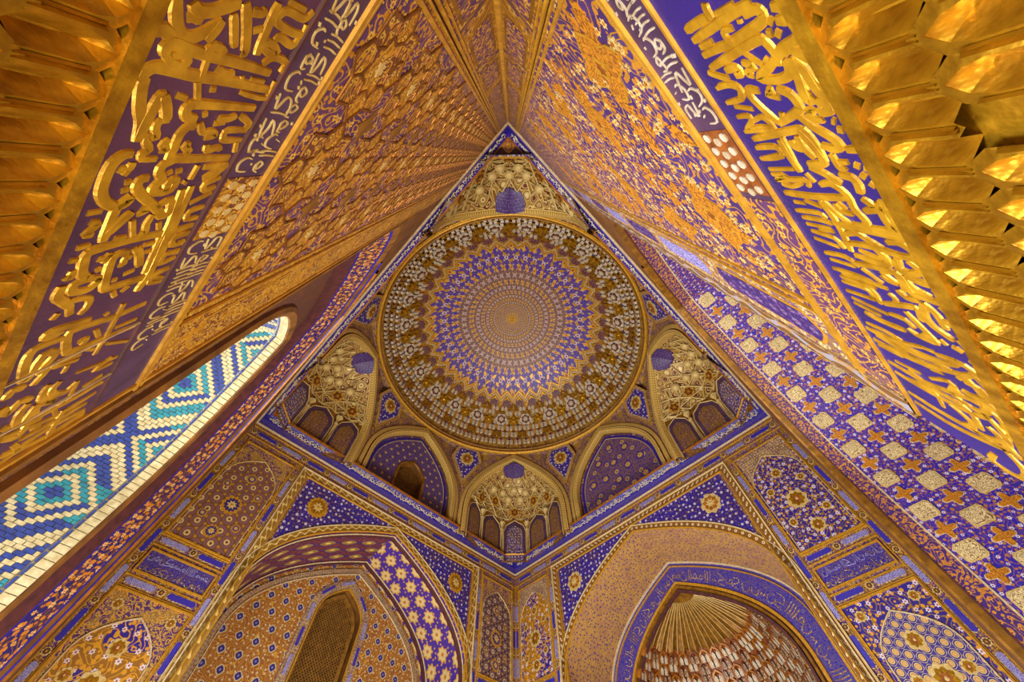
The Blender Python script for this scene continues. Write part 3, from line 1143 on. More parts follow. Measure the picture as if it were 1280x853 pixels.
# ---------------------------------------------------------------- inscribed cornice round the hall
for P, lab in ((LF, 'far left length of the blue cornice with white writing'), (RF, 'far right length of the blue cornice with white writing'),
               (NL, 'near left length of the thin blue cornice, rising to the peak'), (NR, 'near right length of the thin blue cornice, rising to the peak')):
    t = thing('cornice', lab, 'cornice', P(5, 9.7, 0), 'inscribed cornice')
    def run(pr, name, mt, n=1):
        mb = MB()
        vs, uv = [], []
        w = length(pr)
        for (z, d), q in zip(pr, w):
            for u in (-d * 1.0, 10 + d):
                vs.append(P(u, z, d))
                uv.append((u, q * 2))
        mb.add(vs, [(2 * k, 2 * k + 1, 2 * k + 3, 2 * k + 2) for k in range(len(pr) - 1)], uv)
        mb.build(name, mt, t)
    run([(9.70, 0), (9.69, -.03), (9.73, -.045), (9.75, -.03)], 'lower_fillet', m['white_line'])
    run([(9.75, -.03), (9.83, -.04), (9.90, -.06)], 'lower_cove', m['ins_blue'])
    run([(9.90, -.06), (9.96, -.085), (10.03, -.13), (10.07, -.17)], 'inscription_cove', m['blue'])
    run([(10.07, -.17), (10.06, -.2), (10.12, -.21), (10.14, -.18), (10.14, .3)], 'upper_lip', m['orange'])
    rnd = random.Random(hash(lab) % 7 if False else len(lab))
    mb = MB()
    ZP = lambda u, z, d=0.0: P(u, z, -.066 - max(0, (z - 9.91)) * .62 + d)
    for st in script(rnd, .2, 9.8, 9.92, 10.05):
        pen(mb, ZP, st, .02, .012, -.004, 0, 2)
    mb.build('lettering', m['white'], t, 'stuff')

# ---------------------------------------------------------------- octagonal zone of transition
ZA = lambda z0=9.9: arch(0, 1.72, 10.9, 2.32, 14, z0)
FACES = {k: face(math.radians(a)) for k, a in dict(F=90, RF=45, R=0, NR=-45, N=-90, NL=-135, L=180, LF=135).items()}
mb = MB()
HW = 2.0711
for k, P in FACES.items():
    a = ZA()
    ring(mb, P, a, [(u, 13.6) for u, z in a], 0)
    if k in ('NL', 'NR'):                            # out of sight: a plain recess
        loft(mb, [P(u, z, 0) for u, z in a], [P(u, z, .2) for u, z in a], True)
        slab(mb, P, a, .2, .25)
    for q in (rect(-HW, 9.9, -1.72, 13.6), rect(1.72, 9.9, HW, 13.6)):
        mb.add([P(u, z) for u, z in q], [(0, 1, 2, 3)], q)
    vs, uv = [], []
    n = 8
    for i in range(n + 1):
        x = -HW + 2 * HW * i / n
        p = Vector(P(x, 13.6, 0))
        ang = atan2(p.y - OC.y, p.x - OC.x)
        vs += [tuple(p), (OC.x + 4.85 * cos(ang), OC.y + 4.85 * sin(ang), 13.6)]
        uv += [(x, 0), (x, (p - OC).to_2d().length - 4.85)]
    mb.add(vs, [(2 * i, 2 * i + 1, 2 * i + 3, 2 * i + 2) for i in range(n)], uv)
mb.build('ceiling', m['zone'], kind='structure')


def zone_frame(P, root):
    a = ZA(9.95)
    for nm, pr, mt in (('inner_moulding', [(-.02, .1), (-.02, -.05), (.03, -.1), (.12, -.1)], 'band_gold'), ('groove', [(.12, -.1), (.13, -.03), (.17, -.03)], 'gold_dark'),
                       ('outer_moulding', [(.17, -.03), (.18, -.09), (.29, -.07), (.31, 0)], 'band_gold')):
        mb = MB()
        sweep(mb, P, a, pr)
        mb.build(nm, m[mt], root)


def blind(key, label, fieldm, win):
    P = FACES[key]
    root = thing('blind_arch', label, 'arch', P(0, 9.9, 0), 'blind arches below the dome')
    zone_frame(P, root)
    a = ZA(9.9)
    mb = MB()
    loft(mb, [P(u, z, 0) for u, z in a], [P(u, z, .2) for u, z in a], True)
    mb.build('reveal', m['gold_dark'], root)
    hole = arch(0, .5, 11.15, .62, 14, 9.9)
    mb = MB()
    if win:
        ring(mb, P, a, hole, .2)
    else:
        slab(mb, P, a, .2, .25)
    mb.build('field', fieldm, root)
    fillet(P, offs(a, -.13), 'inner_border', root, m['violet_scroll' if False else 'blue'], .1, .01, .2)
    fillet(P, offs(a, -.2), 'border_line', root, m['cream'], .02, .015, .2)
    if win:
        mb = MB()
        sweep(mb, P, hole, [(0, .2), (.02, .16), (.1, .16), (.12, .2)])
        w = mb.build('window_2', m['gold_dark'], None, 'structure')
        mb = MB()
        loft(mb, [P(u, z, .18) for u, z in hole], [P(u, z, .52) for u, z in hole], True)
        mb.build('reveal', m['brown'], w)
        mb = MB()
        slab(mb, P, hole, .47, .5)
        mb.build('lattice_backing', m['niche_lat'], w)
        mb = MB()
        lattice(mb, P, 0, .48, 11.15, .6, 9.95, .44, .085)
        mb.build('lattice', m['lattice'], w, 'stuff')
    else:
        r = ME.setdefault('blind_ros', rosette_mesh('rosette', .17, 8, [m['blue'], m['gold_line'], m['cream']], .02))
        for x, z in ((0, 12.5), (-.62, 12.1), (.62, 12.1), (0, 11.75), (-1.05, 11.35), (1.05, 11.35), (-.5, 11.3), (.5, 11.3), (0, 10.95), (-1.0, 10.6), (1.0, 10.6), (-.5, 10.5), (.5, 10.5)):
            P.put(r, 'rosette', root, x, z, .2)


blind('LF', 'blue blind arch with a small latticed window, left below the dome', m['blind'], True)
blind('RF', 'violet blind arch with blue ringed rosettes, right below the dome', m['blind2'], False)
# squinch with muqarnas over the far corner, then its three copies
P = FACES['F']
sq = thing('squinch_niche', 'muqarnas corner niche straight over the far corner, below the dome', 'niche', P(0, 9.9, 0), 'muqarnas corner niches')
zone_frame(P, sq)
PLAN = [(-1.72, .06), (-1.25, .78), (-.5, 1.5), (.5, 1.5), (1.25, .78), (1.72, .06)]
PL = length(PLAN)
def plan(s):
    q = s * PL[-1]
    for k in range(1, 6):
        if q <= PL[k] + 1e-9:
            f = (q - PL[k - 1]) / (PL[k] - PL[k - 1])
            return tuple(PLAN[k - 1][i] + (PLAN[k][i] - PLAN[k - 1][i]) * f for i in (0, 1))
    return PLAN[-1]
ZB = 11.55
def Vp(s, t, h=0.0):
    bx, bd = plan(s)
    tx = -1.6 + 3.2 * s
    tz = max(ZB, 10.9 + 2.32 * (1 - abs(tx) / 1.72) ** .42)
    cx, cd, cz = bx * .97, bd * .92, ZB + (tz - ZB) * .8
    x = (1 - t) ** 2 * bx + 2 * t * (1 - t) * cx + t * t * tx
    d = (1 - t) ** 2 * bd + 2 * t * (1 - t) * cd
    z = (1 - t) ** 2 * ZB + 2 * t * (1 - t) * cz + t * t * tz
    k = 1 - h * .35
    return P(x * k, z - h * .6, d - h * .7)
mb = MB()
mb.grid(lambda i, j: (Vp(i, j), (i * 4.5, j * 2.2)), 30, 12)
mb.build('net_vault', m['vault_gold'], sq, smooth=True)
mb = MB()
for (x0, d0), (x1, d1), s0, s1 in zip(PLAN, PLAN[1:], PL, PL[1:]):
    mb.add([P(x0, 9.85, d0), P(x1, 9.85, d1), P(x1, ZB, d1), P(x0, ZB, d0)], [(0, 1, 2, 3)], [(s0, 0), (s1, 0), (s1, 1.7), (s0, 1.7)])
mb.build('niche_wall', m['gold_dark'], sq)
mb = MB()
mb.add([P(-.62, 10.12, 1.47), P(.62, 10.12, 1.47), P(0, 10.12, 2.09)], [(0, 1, 2)], [(0, 0), (1.2, 0), (.6, .6)])
mb.build('ledge', m['maroon'], sq)
mb = MB()
strut(mb, P(-.62, 10.12, 1.46), P(.62, 10.12, 1.46), .03)
mb.build('ledge_line', m['gold_line'], sq)
place(rosette_mesh('ledge_star', .14, 4, [m['orange'], m['rust'], m['gold']]), 'ledge_star', sq, P(0, 10.11, 1.66), (1, 0, 0), (0, -1, 0))
for k in range(5):
    (x0, d0), (x1, d1) = PLAN[k], PLAN[k + 1]
    L = hypot(x1 - x0, d1 - d0)
    nx, nd = (d1 - d0) / L, -(x1 - x0) / L
    if nd > 0:
        nx, nd = -nx, -nd
    def W5(q, z, h, x0=x0, d0=d0, x1=x1, d1=d1, nx=nx, nd=nd):
        return P(x0 + (x1 - x0) * q + nx * h, z, d0 + (d1 - d0) * q + nd * h)
    out = [(.07, 9.9), (.93, 9.9), (.93, 11.05), (.84, 11.3), (.5, 11.52), (.16, 11.3), (.07, 11.05)]
    inn = [(.2, 9.9), (.8, 9.9), (.8, 11.0), (.72, 11.15), (.5, 11.3), (.28, 11.15), (.2, 11.0)]
    for nm, pg, h, mt in (('panel_border', out, .02, 'purple'), ('panel', inn, .035, ('sq_panel', 'sq_panel', 'sq_blue', 'sq_panel', 'sq_panel')[k])):
        mb = MB()
        n = len(pg)
        mb.add([W5(q, z, h) for q, z in pg] + [W5(q, z, 0) for q, z in pg], [tuple(range(n))] + [(i, (i + 1) % n, n + (i + 1) % n, n + i) for i in range(n)], [(q * L + k, z) for q, z in pg] * 2)
        mb.build(nm, m[mt], sq)
    mb = MB()
    for a, b in zip(out, out[1:]):
        if b[1] > 9.9:
            strut(mb, W5(*a, .02), W5(*b, .02), .022)
    strut(mb, W5(*out[6], .02), W5(*out[0], .02), .022)
    mb.build('panel_frame', m['cream'], sq)
for x, d in PLAN[1:5]:
    mb = MB()
    lathe(mb, P(x * .96, 9.9, d - .05), [(.07, 0), (.05, .08), (.045, .1), (.045, 1.15), (.06, 1.2), (.05, 1.25), (.11, 1.5)], 10, 0, 9)
    mb.build('colonnette', m['cream'], sq)
mb = MB()
NS = 9
nodes = lambda r, i: ((i + (.5 if r % 2 else 0)) / NS, r * .19)
for r in range(5):
    for i in range(NS + 1):
        s0, t0 = nodes(r, i)
        for ds in (-.5, .5):
            s1, t1 = s0 + ds / NS, t0 + .19
            if 0 <= s0 <= 1 and 0 <= s1 <= 1 and t1 < .95:
                strut(mb, Vp(s0, t0, .06), Vp(s1, t1, .06), .024)
                if r < 3:
                    strut(mb, Vp(s0, t0, .05), Vp((s0 + s1) / 2 + ds * .35 / NS, t0 + .05, .05), .014)
for r in (1, 2, 3):
    for i in range(NS):
        s0, t0 = nodes(r, i)
        if s0 + 1 / NS <= 1:
            strut(mb, Vp(s0, t0, .06), Vp(s0 + 1 / NS, t0, .06), .016)
mb.build('rib_net', m['cream'], sq)
def on_vault(me, name, s, t, sc=1.0, h=.07):
    p, q, r_ = Vector(Vp(s, t, h)), Vector(Vp(s + .01, t, h)), Vector(Vp(s, t + .02, h))
    X, Y = (q - p), (r_ - p)
    if X.cross(Y).dot(Vector(P(0, 10, -3)) - p) < 0:
        X = -X
    place(me, name, sq, p, X, Y, sc)
ME['sq_ros'] = rosette_mesh('rosette', .2, 6, [m['gold_line'], m['cell_red'], m['gold']], .05)
mb = MB()
dome_bit(mb, .15, .12, 12, 4)
ME['sq_cup'] = mb.mesh('small_dome', [m['cream']], smooth=True)
for s, t_ in ((.5, .12), (.3, .3), (.7, .3), (.14, .28), (.86, .28)):
    on_vault(ME['sq_ros'], 'rosette', s, t_)
for s, t_ in ((.5, .5), (.39, .5), (.61, .5), (.28, .56), (.72, .56), (.445, .36), (.555, .36)):
    on_vault(ME['sq_cup'], 'small_dome', s, t_)
mb = MB()
mb.grid(lambda i, j: (Vp(.5 + (i - .5) * .26 * sqrt(max(0, 1 - (1 - j) ** 2)) * 1.0, .7 + .28 * j, .05 + .12 * sin(pi * i)), (i * 1.2, j * .6)), 12, 5)
mb.build('shell', m['shell'], sq)
def copy_tree(o, parent=None):
    c = o.copy()
    COL.objects.link(c)
    c.parent = parent
    for ch in list(o.children):
        copy_tree(ch, c)
    return c
for ang, lab in ((180, 'muqarnas corner niche at left of the dome, above the left corner'), (0, 'muqarnas corner niche at right of the dome, above the right corner'),
                 (-90, 'muqarnas niche under the peak, above the top of the dome in the photo')):
    c = copy_tree(sq)
    r = math.radians(ang)
    c.location = (OC.x + 5 * cos(r), OC.y + 5 * sin(r), 0 + c.location.z)
    c.rotation_euler.z = r - pi / 2
    c['label'] = lab

# kite panels on the pendentives
ME['kite_ros'] = rosette_mesh('rosette', .26, 8, [m['cream'], m['gold'], m['rust']], .04)
where = {112.5: 'left of the far corner niche', 67.5: 'right of the far corner niche', 157.5: 'between left corner niche and blue blind arch', 22.5: 'between right corner niche and violet blind arch',
         202.5: 'above the left corner niche', -22.5: 'above the right corner niche', 247.5: 'at the top left of the dome', 292.5: 'at the top right of the dome'}
for ang, wh in where.items():
    r = math.radians(ang)
    n = Vector((cos(r), sin(r), 0))
    tt = Vector((-n.y, n.x, 0))
    base = OC + n * 5.3 + Vector((0, 0, 11.95))
    top = OC + n * 4.93 + Vector((0, 0, 13.56))
    up_ = (top - base)
    L = up_.length
    up_.normalize()
    nn = tt.cross(up_)
    if nn.dot(OC - base) < 0:
        tt = -tt
        nn = -nn
    root = thing('kite_panel', f'blue kite shaped panel with cream rosette, {wh}', 'panel', base, 'kite panels round the dome')
    def KP(x, y, d=0.0, base=base, tt=tt, up_=up_, nn=nn):
        p = base + tt * x + up_ * y - nn * d
        return tuple(p)
    kite = [(0, 0), (.62, L * .66), (.42, L * 1.0), (-.42, L * 1.0), (-.62, L * .66)]
    ki = [(0, .22), (.5, L * .66), (.34, L * .92), (-.34, L * .92), (-.5, L * .66)]
    mb = MB()
    slab(mb, KP, kite, -.02, .1)
    mb.build('frame', m['border_tan'], root)
    mb = MB()
    slab(mb, KP, ki, -.035, 0)
    mb.build('field', m['spandrel'], root)
    fillet(KP, kite, 'frame_line', root, m['gold_line'], .04, .03, -.02, True)
    place(ME['kite_ros'], 'rosette', root, KP(0, L * .66, -.04), tt, up_, 1.15)

# ---------------------------------------------------------------- dome
dome = thing('dome', 'gilded dome with violet and blue flower medallion inside a zigzag star', 'dome', (0, HALF, 13.6))
def DZ(r):
    return 13.6 + 3.1 * sqrt(max(0, 1 - (r / 4.85) ** 2))
def DP(x, y, d=0.0):
    r = hypot(x, y)
    k = 1 + d * .3 / max(r, .5) * (r / 4.85)
    return (OC.x + x * k, OC.y + y * k, DZ(min(r, 4.85)) + d)
NZ = 40
def rz(th):
    q = (th * NZ / (2 * pi)) % 1
    return 3.3 + .26 * (abs(q - .5) * 2)
mb = MB()
mb.grid(lambda i, j: (DP(rz(2 * pi * i) * j * cos(2 * pi * i), rz(2 * pi * i) * j * sin(2 * pi * i)), (i, rz(2 * pi * i) * j)), NZ * 4, 24)
mb.build('medallion', m['dome_med'], dome, smooth=True)
mb = MB()
def gz(i, j):
    a = 2 * pi * i
    q = j * pi / 2
    r0 = rz(a)
    r = r0 + (4.85 - r0) * sin(q)
    return DP(r * cos(a), r * sin(a)), (a * 4.2, r * 1.4)
mb.grid(gz, NZ * 4, 14)
mb.build('gold_zone', m['dome_gold'], dome, smooth=True)
zz = [((3.3 + .26 * ((i + 1) % 2)) * cos(2 * pi * i / (2 * NZ)), (3.3 + .26 * ((i + 1) % 2)) * sin(2 * pi * i / (2 * NZ))) for i in range(2 * NZ)]
zz.reverse()
fillet(DP, zz, 'zigzag_border', dome, m['gold_line'], .085, .03, 0, True)
fillet(DP, offs(zz, .085, True), 'zigzag_line', dome, m['white_line'], .03, .025, 0, True)
fillet(DP, offs(zz, .19, True), 'zigzag_border', dome, m['gold'], .09, .03, 0, True)
def on_dome(me, name, r, a, sc=1.0, h=.02, tilt=0.0, spin=0.0):
    p = Vector(DP(r * cos(a), r * sin(a), -h))
    X = Vector((sin(a), -cos(a), 0))
    q = Vector(DP((r - .05) * cos(a), (r - .05) * sin(a), -h))
    Y = (q - p).normalized()
    if tilt:
        Y = (Y * (1 - tilt) + Vector((0, 0, 1)) * tilt).normalized()
    if spin:
        X, Y = X * cos(spin) + Y * sin(spin), Y * cos(spin) - X * sin(spin)
    return place(me, name, dome, p, X, Y, sc)
mb = MB()
slab(mb, FLAT, petal_star(8, .19, .235), -.02, .02, 0)
slab(mb, FLAT, petal_star(8, .16, .2), -.035, 0, 1)
ME['lobe'] = mb.mesh('lobed_cartouche', [m['gold_line'], m['lobe']])
for k in range(NZ):
    on_dome(ME['lobe'], 'lobed_cartouche', 3.8, 2 * pi * (k + .5) / NZ, 1.2)
ME['leafs'] = None
mb = MB()
slab(mb, FLAT, [(0, -.12), (.045, -.03), (.04, .05), (0, .13), (-.045, .05), (-.05, -.03)], -.012, .01)
ME['leaf'] = mb.mesh('gilded_leaf', [m['gold_line']])
for k in range(80):
    a = 2 * pi * k / 80
    on_dome(ME['leaf'], 'gilded_leaf', 3.08 if k % 2 else 2.78, a, 1.15, .012, 0, .6 if (k // 2) % 2 else -.6)
ME['big_white'] = rosette_mesh('white_rosette', .25, 6, [m['cell_white'], m['cell_red'], m['white']], .09)
mb = MB()
slab(mb, FLAT, star(5, .1, .24, .3), -.06, .02)
dome_bit(mb, .09, .1, 8, 2)
ME['gold_star'] = mb.mesh('gold_star', [m['gold']])
for k in range(24):
    a = 2 * pi * (k + .5) / 24
    on_dome(ME['big_white'], 'white_rosette', 4.27, a, 1.1, .09)
    on_dome(ME['gold_star'], 'gold_star', 4.3, a + pi / 24, 1.15, .1)
cm = [cell_mesh('muqarnas_cell', .38, .36, .075, [m['gold_line'], m['cell_red'], m['cell_white']]),
      cell_mesh('muqarnas_cell', .38, .36, .075, [m['gold_dark'], m['cell_red'], m['gold']]),
      cell_mesh('muqarnas_cell', .38, .36, .075, [m['gold_line'], m['cell_blue'], m['cell_white']]),
      cell_mesh('muqarnas_cell', .38, .36, .075, [m['orange'], m['maroon'], m['white']])]
for j, (r, n) in enumerate(((4.02, 60), (4.16, 64))):
    for k in range(n):
        a = 2 * pi * (k + .5 * (j % 2)) / n
        on_dome(cm[(1, 3, 0)[(k + j) % 3]], 'scale_cell', r, a, .95, .03, .15)
for j, (r, n) in enumerate(((4.40, 72), (4.56, 72), (4.69, 76), (4.80, 80))):
    for k in range(n):
        a = 2 * pi * (k + .5 * (j % 2)) / n
        w = cm[(0, 2, 0, 3)[j] if (k % 3) else (1, 0, 1, 0)[j]]
        on_dome(w, 'muqarnas_cell', r, a, 1.0, .05, .35)
for r, zz_, w, mt in ((4.85, 13.57, .05, 'gold_line'), (4.9, 13.55, .03, 'gold'), (4.76, 13.64, .035, 'gold_dark')):
    mb = MB()
    vs, uv = [], []
    N = 120
    mb.grid(lambda i, j: ((OC.x + (r + w * cos(2 * pi * j)) * cos(2 * pi * i), OC.y + (r + w * cos(2 * pi * j)) * sin(2 * pi * i), zz_ + w * sin(2 * pi * j)), (i * 30, j)), N, 8)
    mb.build('rim_moulding', m[mt], dome, smooth=True)
mb = MB()
slab(mb, FLAT, petal_star(12, .13, .17), -.02, .02, 0)
dome_bit(mb, .09, .1, 12, 3, 0)
place(mb.mesh('boss', [m['gold_line']]), 'boss', dome, (0, HALF, 16.68), (1, 0, 0), (0, -1, 0))

# ---------------------------------------------------------------- near left: splayed niche, portal with tiled reveal
t = thing('splayed_niche', 'near left pointed niche with blue and orange flower band round a dark back wall', 'niche', NL(5, 0, 0), None)
A, B, C_ = arch(5, 3.1, 5.95, 2.75, 20, 0), SPLAY(), PORTAL()
mb = MB()
ring(mb, NL, iw(), A, .0)
mb.build('arch_edge', m['brown'], t)
def between(k):
    return [NL(a[0] * (1 - k) + b[0] * k, a[1] * (1 - k) + b[1] * k, .4 * k) for a, b in zip(A, B)]
for k0, k1, nm, mt in ((0, .12, 'band_edge', 'brown'), (.12, .17, 'band_line', 'blue'), (.17, .6, 'flower_band', 'splay'), (.6, .64, 'band_line', 'blue'), (.64, 1, 'band_edge', 'maroon')):
    mb = MB()
    loft(mb, between(k0), between(k1), True)
    mb.build(nm, m[mt], t)
fillet(NL, offs(A, .02)[len(A) // 2 - 8:], 'outer_line', t, m['blue'], .05, .02, 0)
fillet(NL, offs(A, .13)[len(A) // 2 - 6:], 'outer_moulding', t, m['orange'], .13, .05, 0)
mb = MB()
ring(mb, NL, B, C_, .4)
mb.build('back_wall', m['niche_dark'], t)
mb = MB()
sweep(mb, NL, C_, [(0, .42), (.0, .36), (.1, .33), (.16, .36), (.17, .4)])
d1 = mb.build('door_1', m['brown'], None, 'structure')

t = thing('tiled_reveal', 'sunlit reveal of cream, cobalt and turquoise glazed brick inside the left opening', 'tiles', NL(7, 0, .5), None)
mb = MB()
path = C_[len(C_) // 2 - 9:]
S_ = length(path)
loft(mb, [NL(u + .012, z + .012, .42) for u, z in C_], [NL(u + .012, z + .012, 2.6) for u, z in C_], True)
mb.build('mortar_bed', m['mortar'], t)
TOT = S_[-1]
def on_rev(s, d, h):
    """point on the far half of the reveal: s down from the apex, d outwards, h proud of the bed"""
    u, z = along(path, s, 0)
    u2, z2 = along(path, min(TOT, s + .02), 0)
    l = hypot(u2 - u, z2 - z) or 1
    return NL(u - (-(z2 - z) / l) * -h * -1 if False else u + (z2 - z) / l * h, z - (u2 - u) / l * h, d)
BW, BH = .1, .05
rest = {'tile_cream': MB(), 'tile_blue': MB(), 'tile_turq': MB()}
tiles = []
rnd = random.Random(3)
for r in range(int(min(6.4, length(path)[-1] - .3) / BH)):
    s = r * BH + .01
    d = .56 - (BW / 2 if r % 2 else 0)
    c = 0
    while d < 1.75:
        x = (d + BW / 2 - .55) / .1
        y = r
        # stepped lozenges: two staggered lattices of concentric diamonds
        def loz(x, y, px, py):
            return abs(((x / px) % 1) - .5) * px * 2 + abs(((y / py) % 1) - .5) * py
        D = loz(x + 1.0, y, 11.0, 38.0)
        D = min(D, loz(x + 6.5, y + 19, 11.0, 38.0))
        k = 'tile_cream'
        if D < 3.6:
            k = 'tile_turq' if D > 1.3 else 'tile_blue'
        elif 5.6 < D < 8.4:
            k = 'tile_turq' if ((y // 19) + (x > 6)) % 2 == 0 else 'tile_blue'
        elif 10.6 < D < 13:
            k = 'tile_turq' if (y // 10) % 3 == 0 else 'tile_blue'
        a, b = max(d, .56) + .005, min(d + BW, 1.8) - .005
        if b - a > .02:
            h = .012 + rnd.uniform(0, .006)
            tiles.append((s, a, s + BH - .006, b, h, k))
        d += BW
        c += 1
tiles.sort(key=lambda q: (Vector(on_rev(q[0], q[1], 0)) - Vector((.05, .58, 1.6))).length)
def tile_into(mb, q):
    s0, a, s1, b, h, k = q
    vs = [on_rev(s0, a, h), on_rev(s0, b, h), on_rev(s1, b, h), on_rev(s1, a, h), on_rev(s0, a, 0), on_rev(s0, b, 0), on_rev(s1, b, 0), on_rev(s1, a, 0)]
    mb.add(vs, [(0, 1, 2, 3), (0, 1, 5, 4), (1, 2, 6, 5), (2, 3, 7, 6), (3, 0, 4, 7)], [(a, s0), (b, s0), (b, s1), (a, s1)] * 2)
vis = [q for q in tiles if q[1] < 1.62]
for q in vis[:230]:
    mb = MB()
    tile_into(mb, q)
    mb.build('glazed_brick', m[q[5]], t)
done = set(id(q) for q in vis[:230])
for q in tiles:
    if id(q) not in done:
        tile_into(rest[q[5]], q)
for k, mb in rest.items():
    mb.build('glazed_brickwork', m[k], t, 'stuff')
for r in range(68):                                   # cream header bricks along the edge
    s = r * .09
    mb = MB()
    tile_into(mb, (s + .004, .385, s + .084, .51, .02, 0))
    mb.build('edge_brick', m['tile_cream'], t)
mb = MB()
for r in range(44):
    tile_into(mb, (r * .14 + .01, .522, r * .14 + .125, .548, .012, 0))
mb.build('blue_line', m['tile_blue'], t, 'stuff')

# ---------------------------------------------------------------- near right: deep niche with cross and octagon plaques
t = thing('deep_niche', 'near right niche side covered with cream octagon plaques and orange crosses on blue', 'niche', NR(5, 0, 0), None)
A = iw()
nA = len(A) // 2
mb = MB()
loft(mb, [NR(u, z, 0) for u, z in A], [NR(u, z, .1) for u, z in A], True)
mb.build('plain_edge', m['gold_dark'], t)
mb = MB()
loft(mb, [NR(u, z, .1) for u, z in A], [NR(u, z, .34) for u, z in A], True)
mb.build('scroll_band', m['jamb_band'], t)
mb = MB()
loft(mb, [NR(u, z, .34) for u, z in A], [NR(u, z, 2.3) for u, z in A], True)
mb.build('side_field', m['jamb_field'], t)
for d in (.1, .33):
    mb = MB()
    loft(mb, [NR(u, z, d - .012) for u, z in offs(A, -.008)], [NR(u, z, d + .012) for u, z in offs(A, -.008)], True)
    mb.build('band_fillet', m['white_line'] if d > .1 else m['maroon'], t)
fillet(NR, offs(A, .06)[len(A) // 2 - 6:], 'outer_moulding', t, m['gold_dark'], .1, .03, 0)
mb = MB()
slab(mb, NR, A, 2.3, 2.35)
mb.build('back_wall', m['zone'], t)
path = A[nA:]
TOT = length(path)[-1]
def jam(s, d, h):
    u, z = along(path, s, 0)
    u2, z2 = along(path, min(TOT, s + .05), 0)
    l = hypot(u2 - u, z2 - z) or 1
    return NR(u + (z2 - z) / l * h, z - (u2 - u) / l * h, d)
octo = [(.165, .1), (.165, -.1), (.13, -.145), (-.13, -.145), (-.165, -.1), (-.165, .1), (-.13, .145), (.13, .145)]
cross = []
for k in range(4):
    a = k * pi / 2
    for r, da in ((.15, -.26), (.17, 0), (.15, .26), (.07, pi / 4)):
        cross.append((r * cos(a + da), r * sin(a + da)))
def jslab(poly, s, d, h, mt, nm, par):
    mb = MB()
    n = len(poly)
    top = [jam(s + y, d + x, h) for x, y in poly]
    bot = [jam(s + y, d + x, 0) for x, y in poly]
    mb.add(top + bot, [tuple(range(n))] + [(i, (i + 1) % n, n + (i + 1) % n, n + i) for i in range(n)], [(d + x, s + y) for x, y in poly] * 2)
    return mb.build(nm, mt, par)
s = .2
row = 0
while s < TOT - 1.0:
    for k, d in enumerate((.52, .92, 1.32, 1.72, 2.12)):
        if (k + row) % 2 == 0:
            o = jslab([(x * .82, y * .86) for x, y in octo], s, d, .012, m['band_scroll' if False else 'cream'], 'octagon_plaque', t)
            jslab([(x * .7, y * .73) for x, y in octo], s, d, .017, m['plaque_cream'], 'plaque_field', o)
        else:
            o = jslab([(x * .84, y * .84) for x, y in cross], s, d, .01, m['white_line'], 'cross_plaque', t)
            jslab([(x * .74, y * .74) for x, y in cross], s, d, .015, m['cross_gold'], 'cross_field', o)
    s += .31
    row += 1

# ---------------------------------------------------------------- near corner: worn gold strips and the ridge
for P, sd in ((NL, 'left'), (NR, 'right')):
    t = thing('corner_strip', f'narrow worn gilded strip with gold lines on the {sd} of the near corner ridge', 'strip', P(.12, 2.7, 0), None)
    mb = MB()
    slab(mb, P, rect(.0, 2.7, .235, 9.7), -.008, .0)
    mb.build('strip_field', m['strip_gold'], t)
    for u, w in ((.215, .010), (.235, .015), (.256, .010)):
        fillet(P, [(u, 2.7), (u, 9.7)], 'gold_line', t, m['gold_line'], w, .009, -.006)
    lz = ME.setdefault('long_cart', cart_mesh('long_cartouche', .3, .075, m['violet_scroll'], m['gold_dark'], .002))
    for k in range(8):
        P.put(lz, 'long_cartouche', t, .12, 3.1 + k * .8, -.007, pi / 2, 1.0)
t = thing('corner_ridge', 'thin gold ridge where the two near walls meet, running up to the peak', 'moulding', (0, 0, 2.7))
mb = MB()
lathe(mb, (0, .0, 2.2), [(.03, 0), (.03, 7.5)], 10)
mb.build('ridge', m['gold_line'], t)

# ---------------------------------------------------------------- near left star lattice panel
t = thing('star_panel', 'gilded star lattice panel above the left inscription, gold straps and purple crosses', 'panel', NL(.85, 2.72, 0), None)
mb = MB()
slab(mb, NL, rect(.26, 2.72, 1.85, 9.7), -.004, 0)
mb.build('ground', m['gold_scrollwork'], t)
CE = .38
mb = MB()
slab(mb, NL, rect(.29, 2.735, .29 + 3 * CE, 9.62), -.008, 0)
mb.build('purple_ground', m['violet_scroll'], t)
sp = [(x, y) for x, y in star(8, CE * .385, CE * .5)]
mb = MB()
slab(mb, FLAT, [(x * .97, y * .97) for x, y in sp], -.002, .003)
for ring_ in (sp, star(8, CE * .2, CE * .27, pi / 8)):
    for a, b in zip(ring_, ring_[1:] + ring_[:1]):
        pen(mb, FLAT, [a, b], .012, .004, -.0015, 1, 1, 1)
for k in range(8):
    a = k * pi / 4
    pen(mb, FLAT, [(CE * .27 * cos(a + pi / 8), CE * .27 * sin(a + pi / 8)), (CE * .385 * cos(a + pi / 8), CE * .385 * sin(a + pi / 8))], .010, .0035, -.0015, 1, 1, 1)
slab(mb, FLAT, petal_star(6, .016, .03), -.005, 0, 2)
ME['star_tile'] = mb.mesh('star_tile', [m['gold_scrollwork'], m['copper'], m['cream']])
mb = MB()
slab(mb, FLAT, star(4, CE * .1, CE * .2), -.003, 0, 0)
ME['cross_tile'] = mb.mesh('cross_tile', [m['gold_dark']])
for i in range(3):
    for j in range(18):
        NL.put(ME['star_tile'], 'star_tile', t, .29 + CE * (i + .5), 2.745 + CE * (j + .5), -.008)
        if i < 2 and j < 17:
            NL.put(ME['cross_tile'], 'cross_tile', t, .29 + CE * (i + 1), 2.745 + CE * (j + 1), -.008)
for u in (.28, 1.44, 1.5):
    fillet(NL, [(u, 2.72), (u, 9.7)], 'gold_line', t, m['gold_line'], .018, .008, -.006)
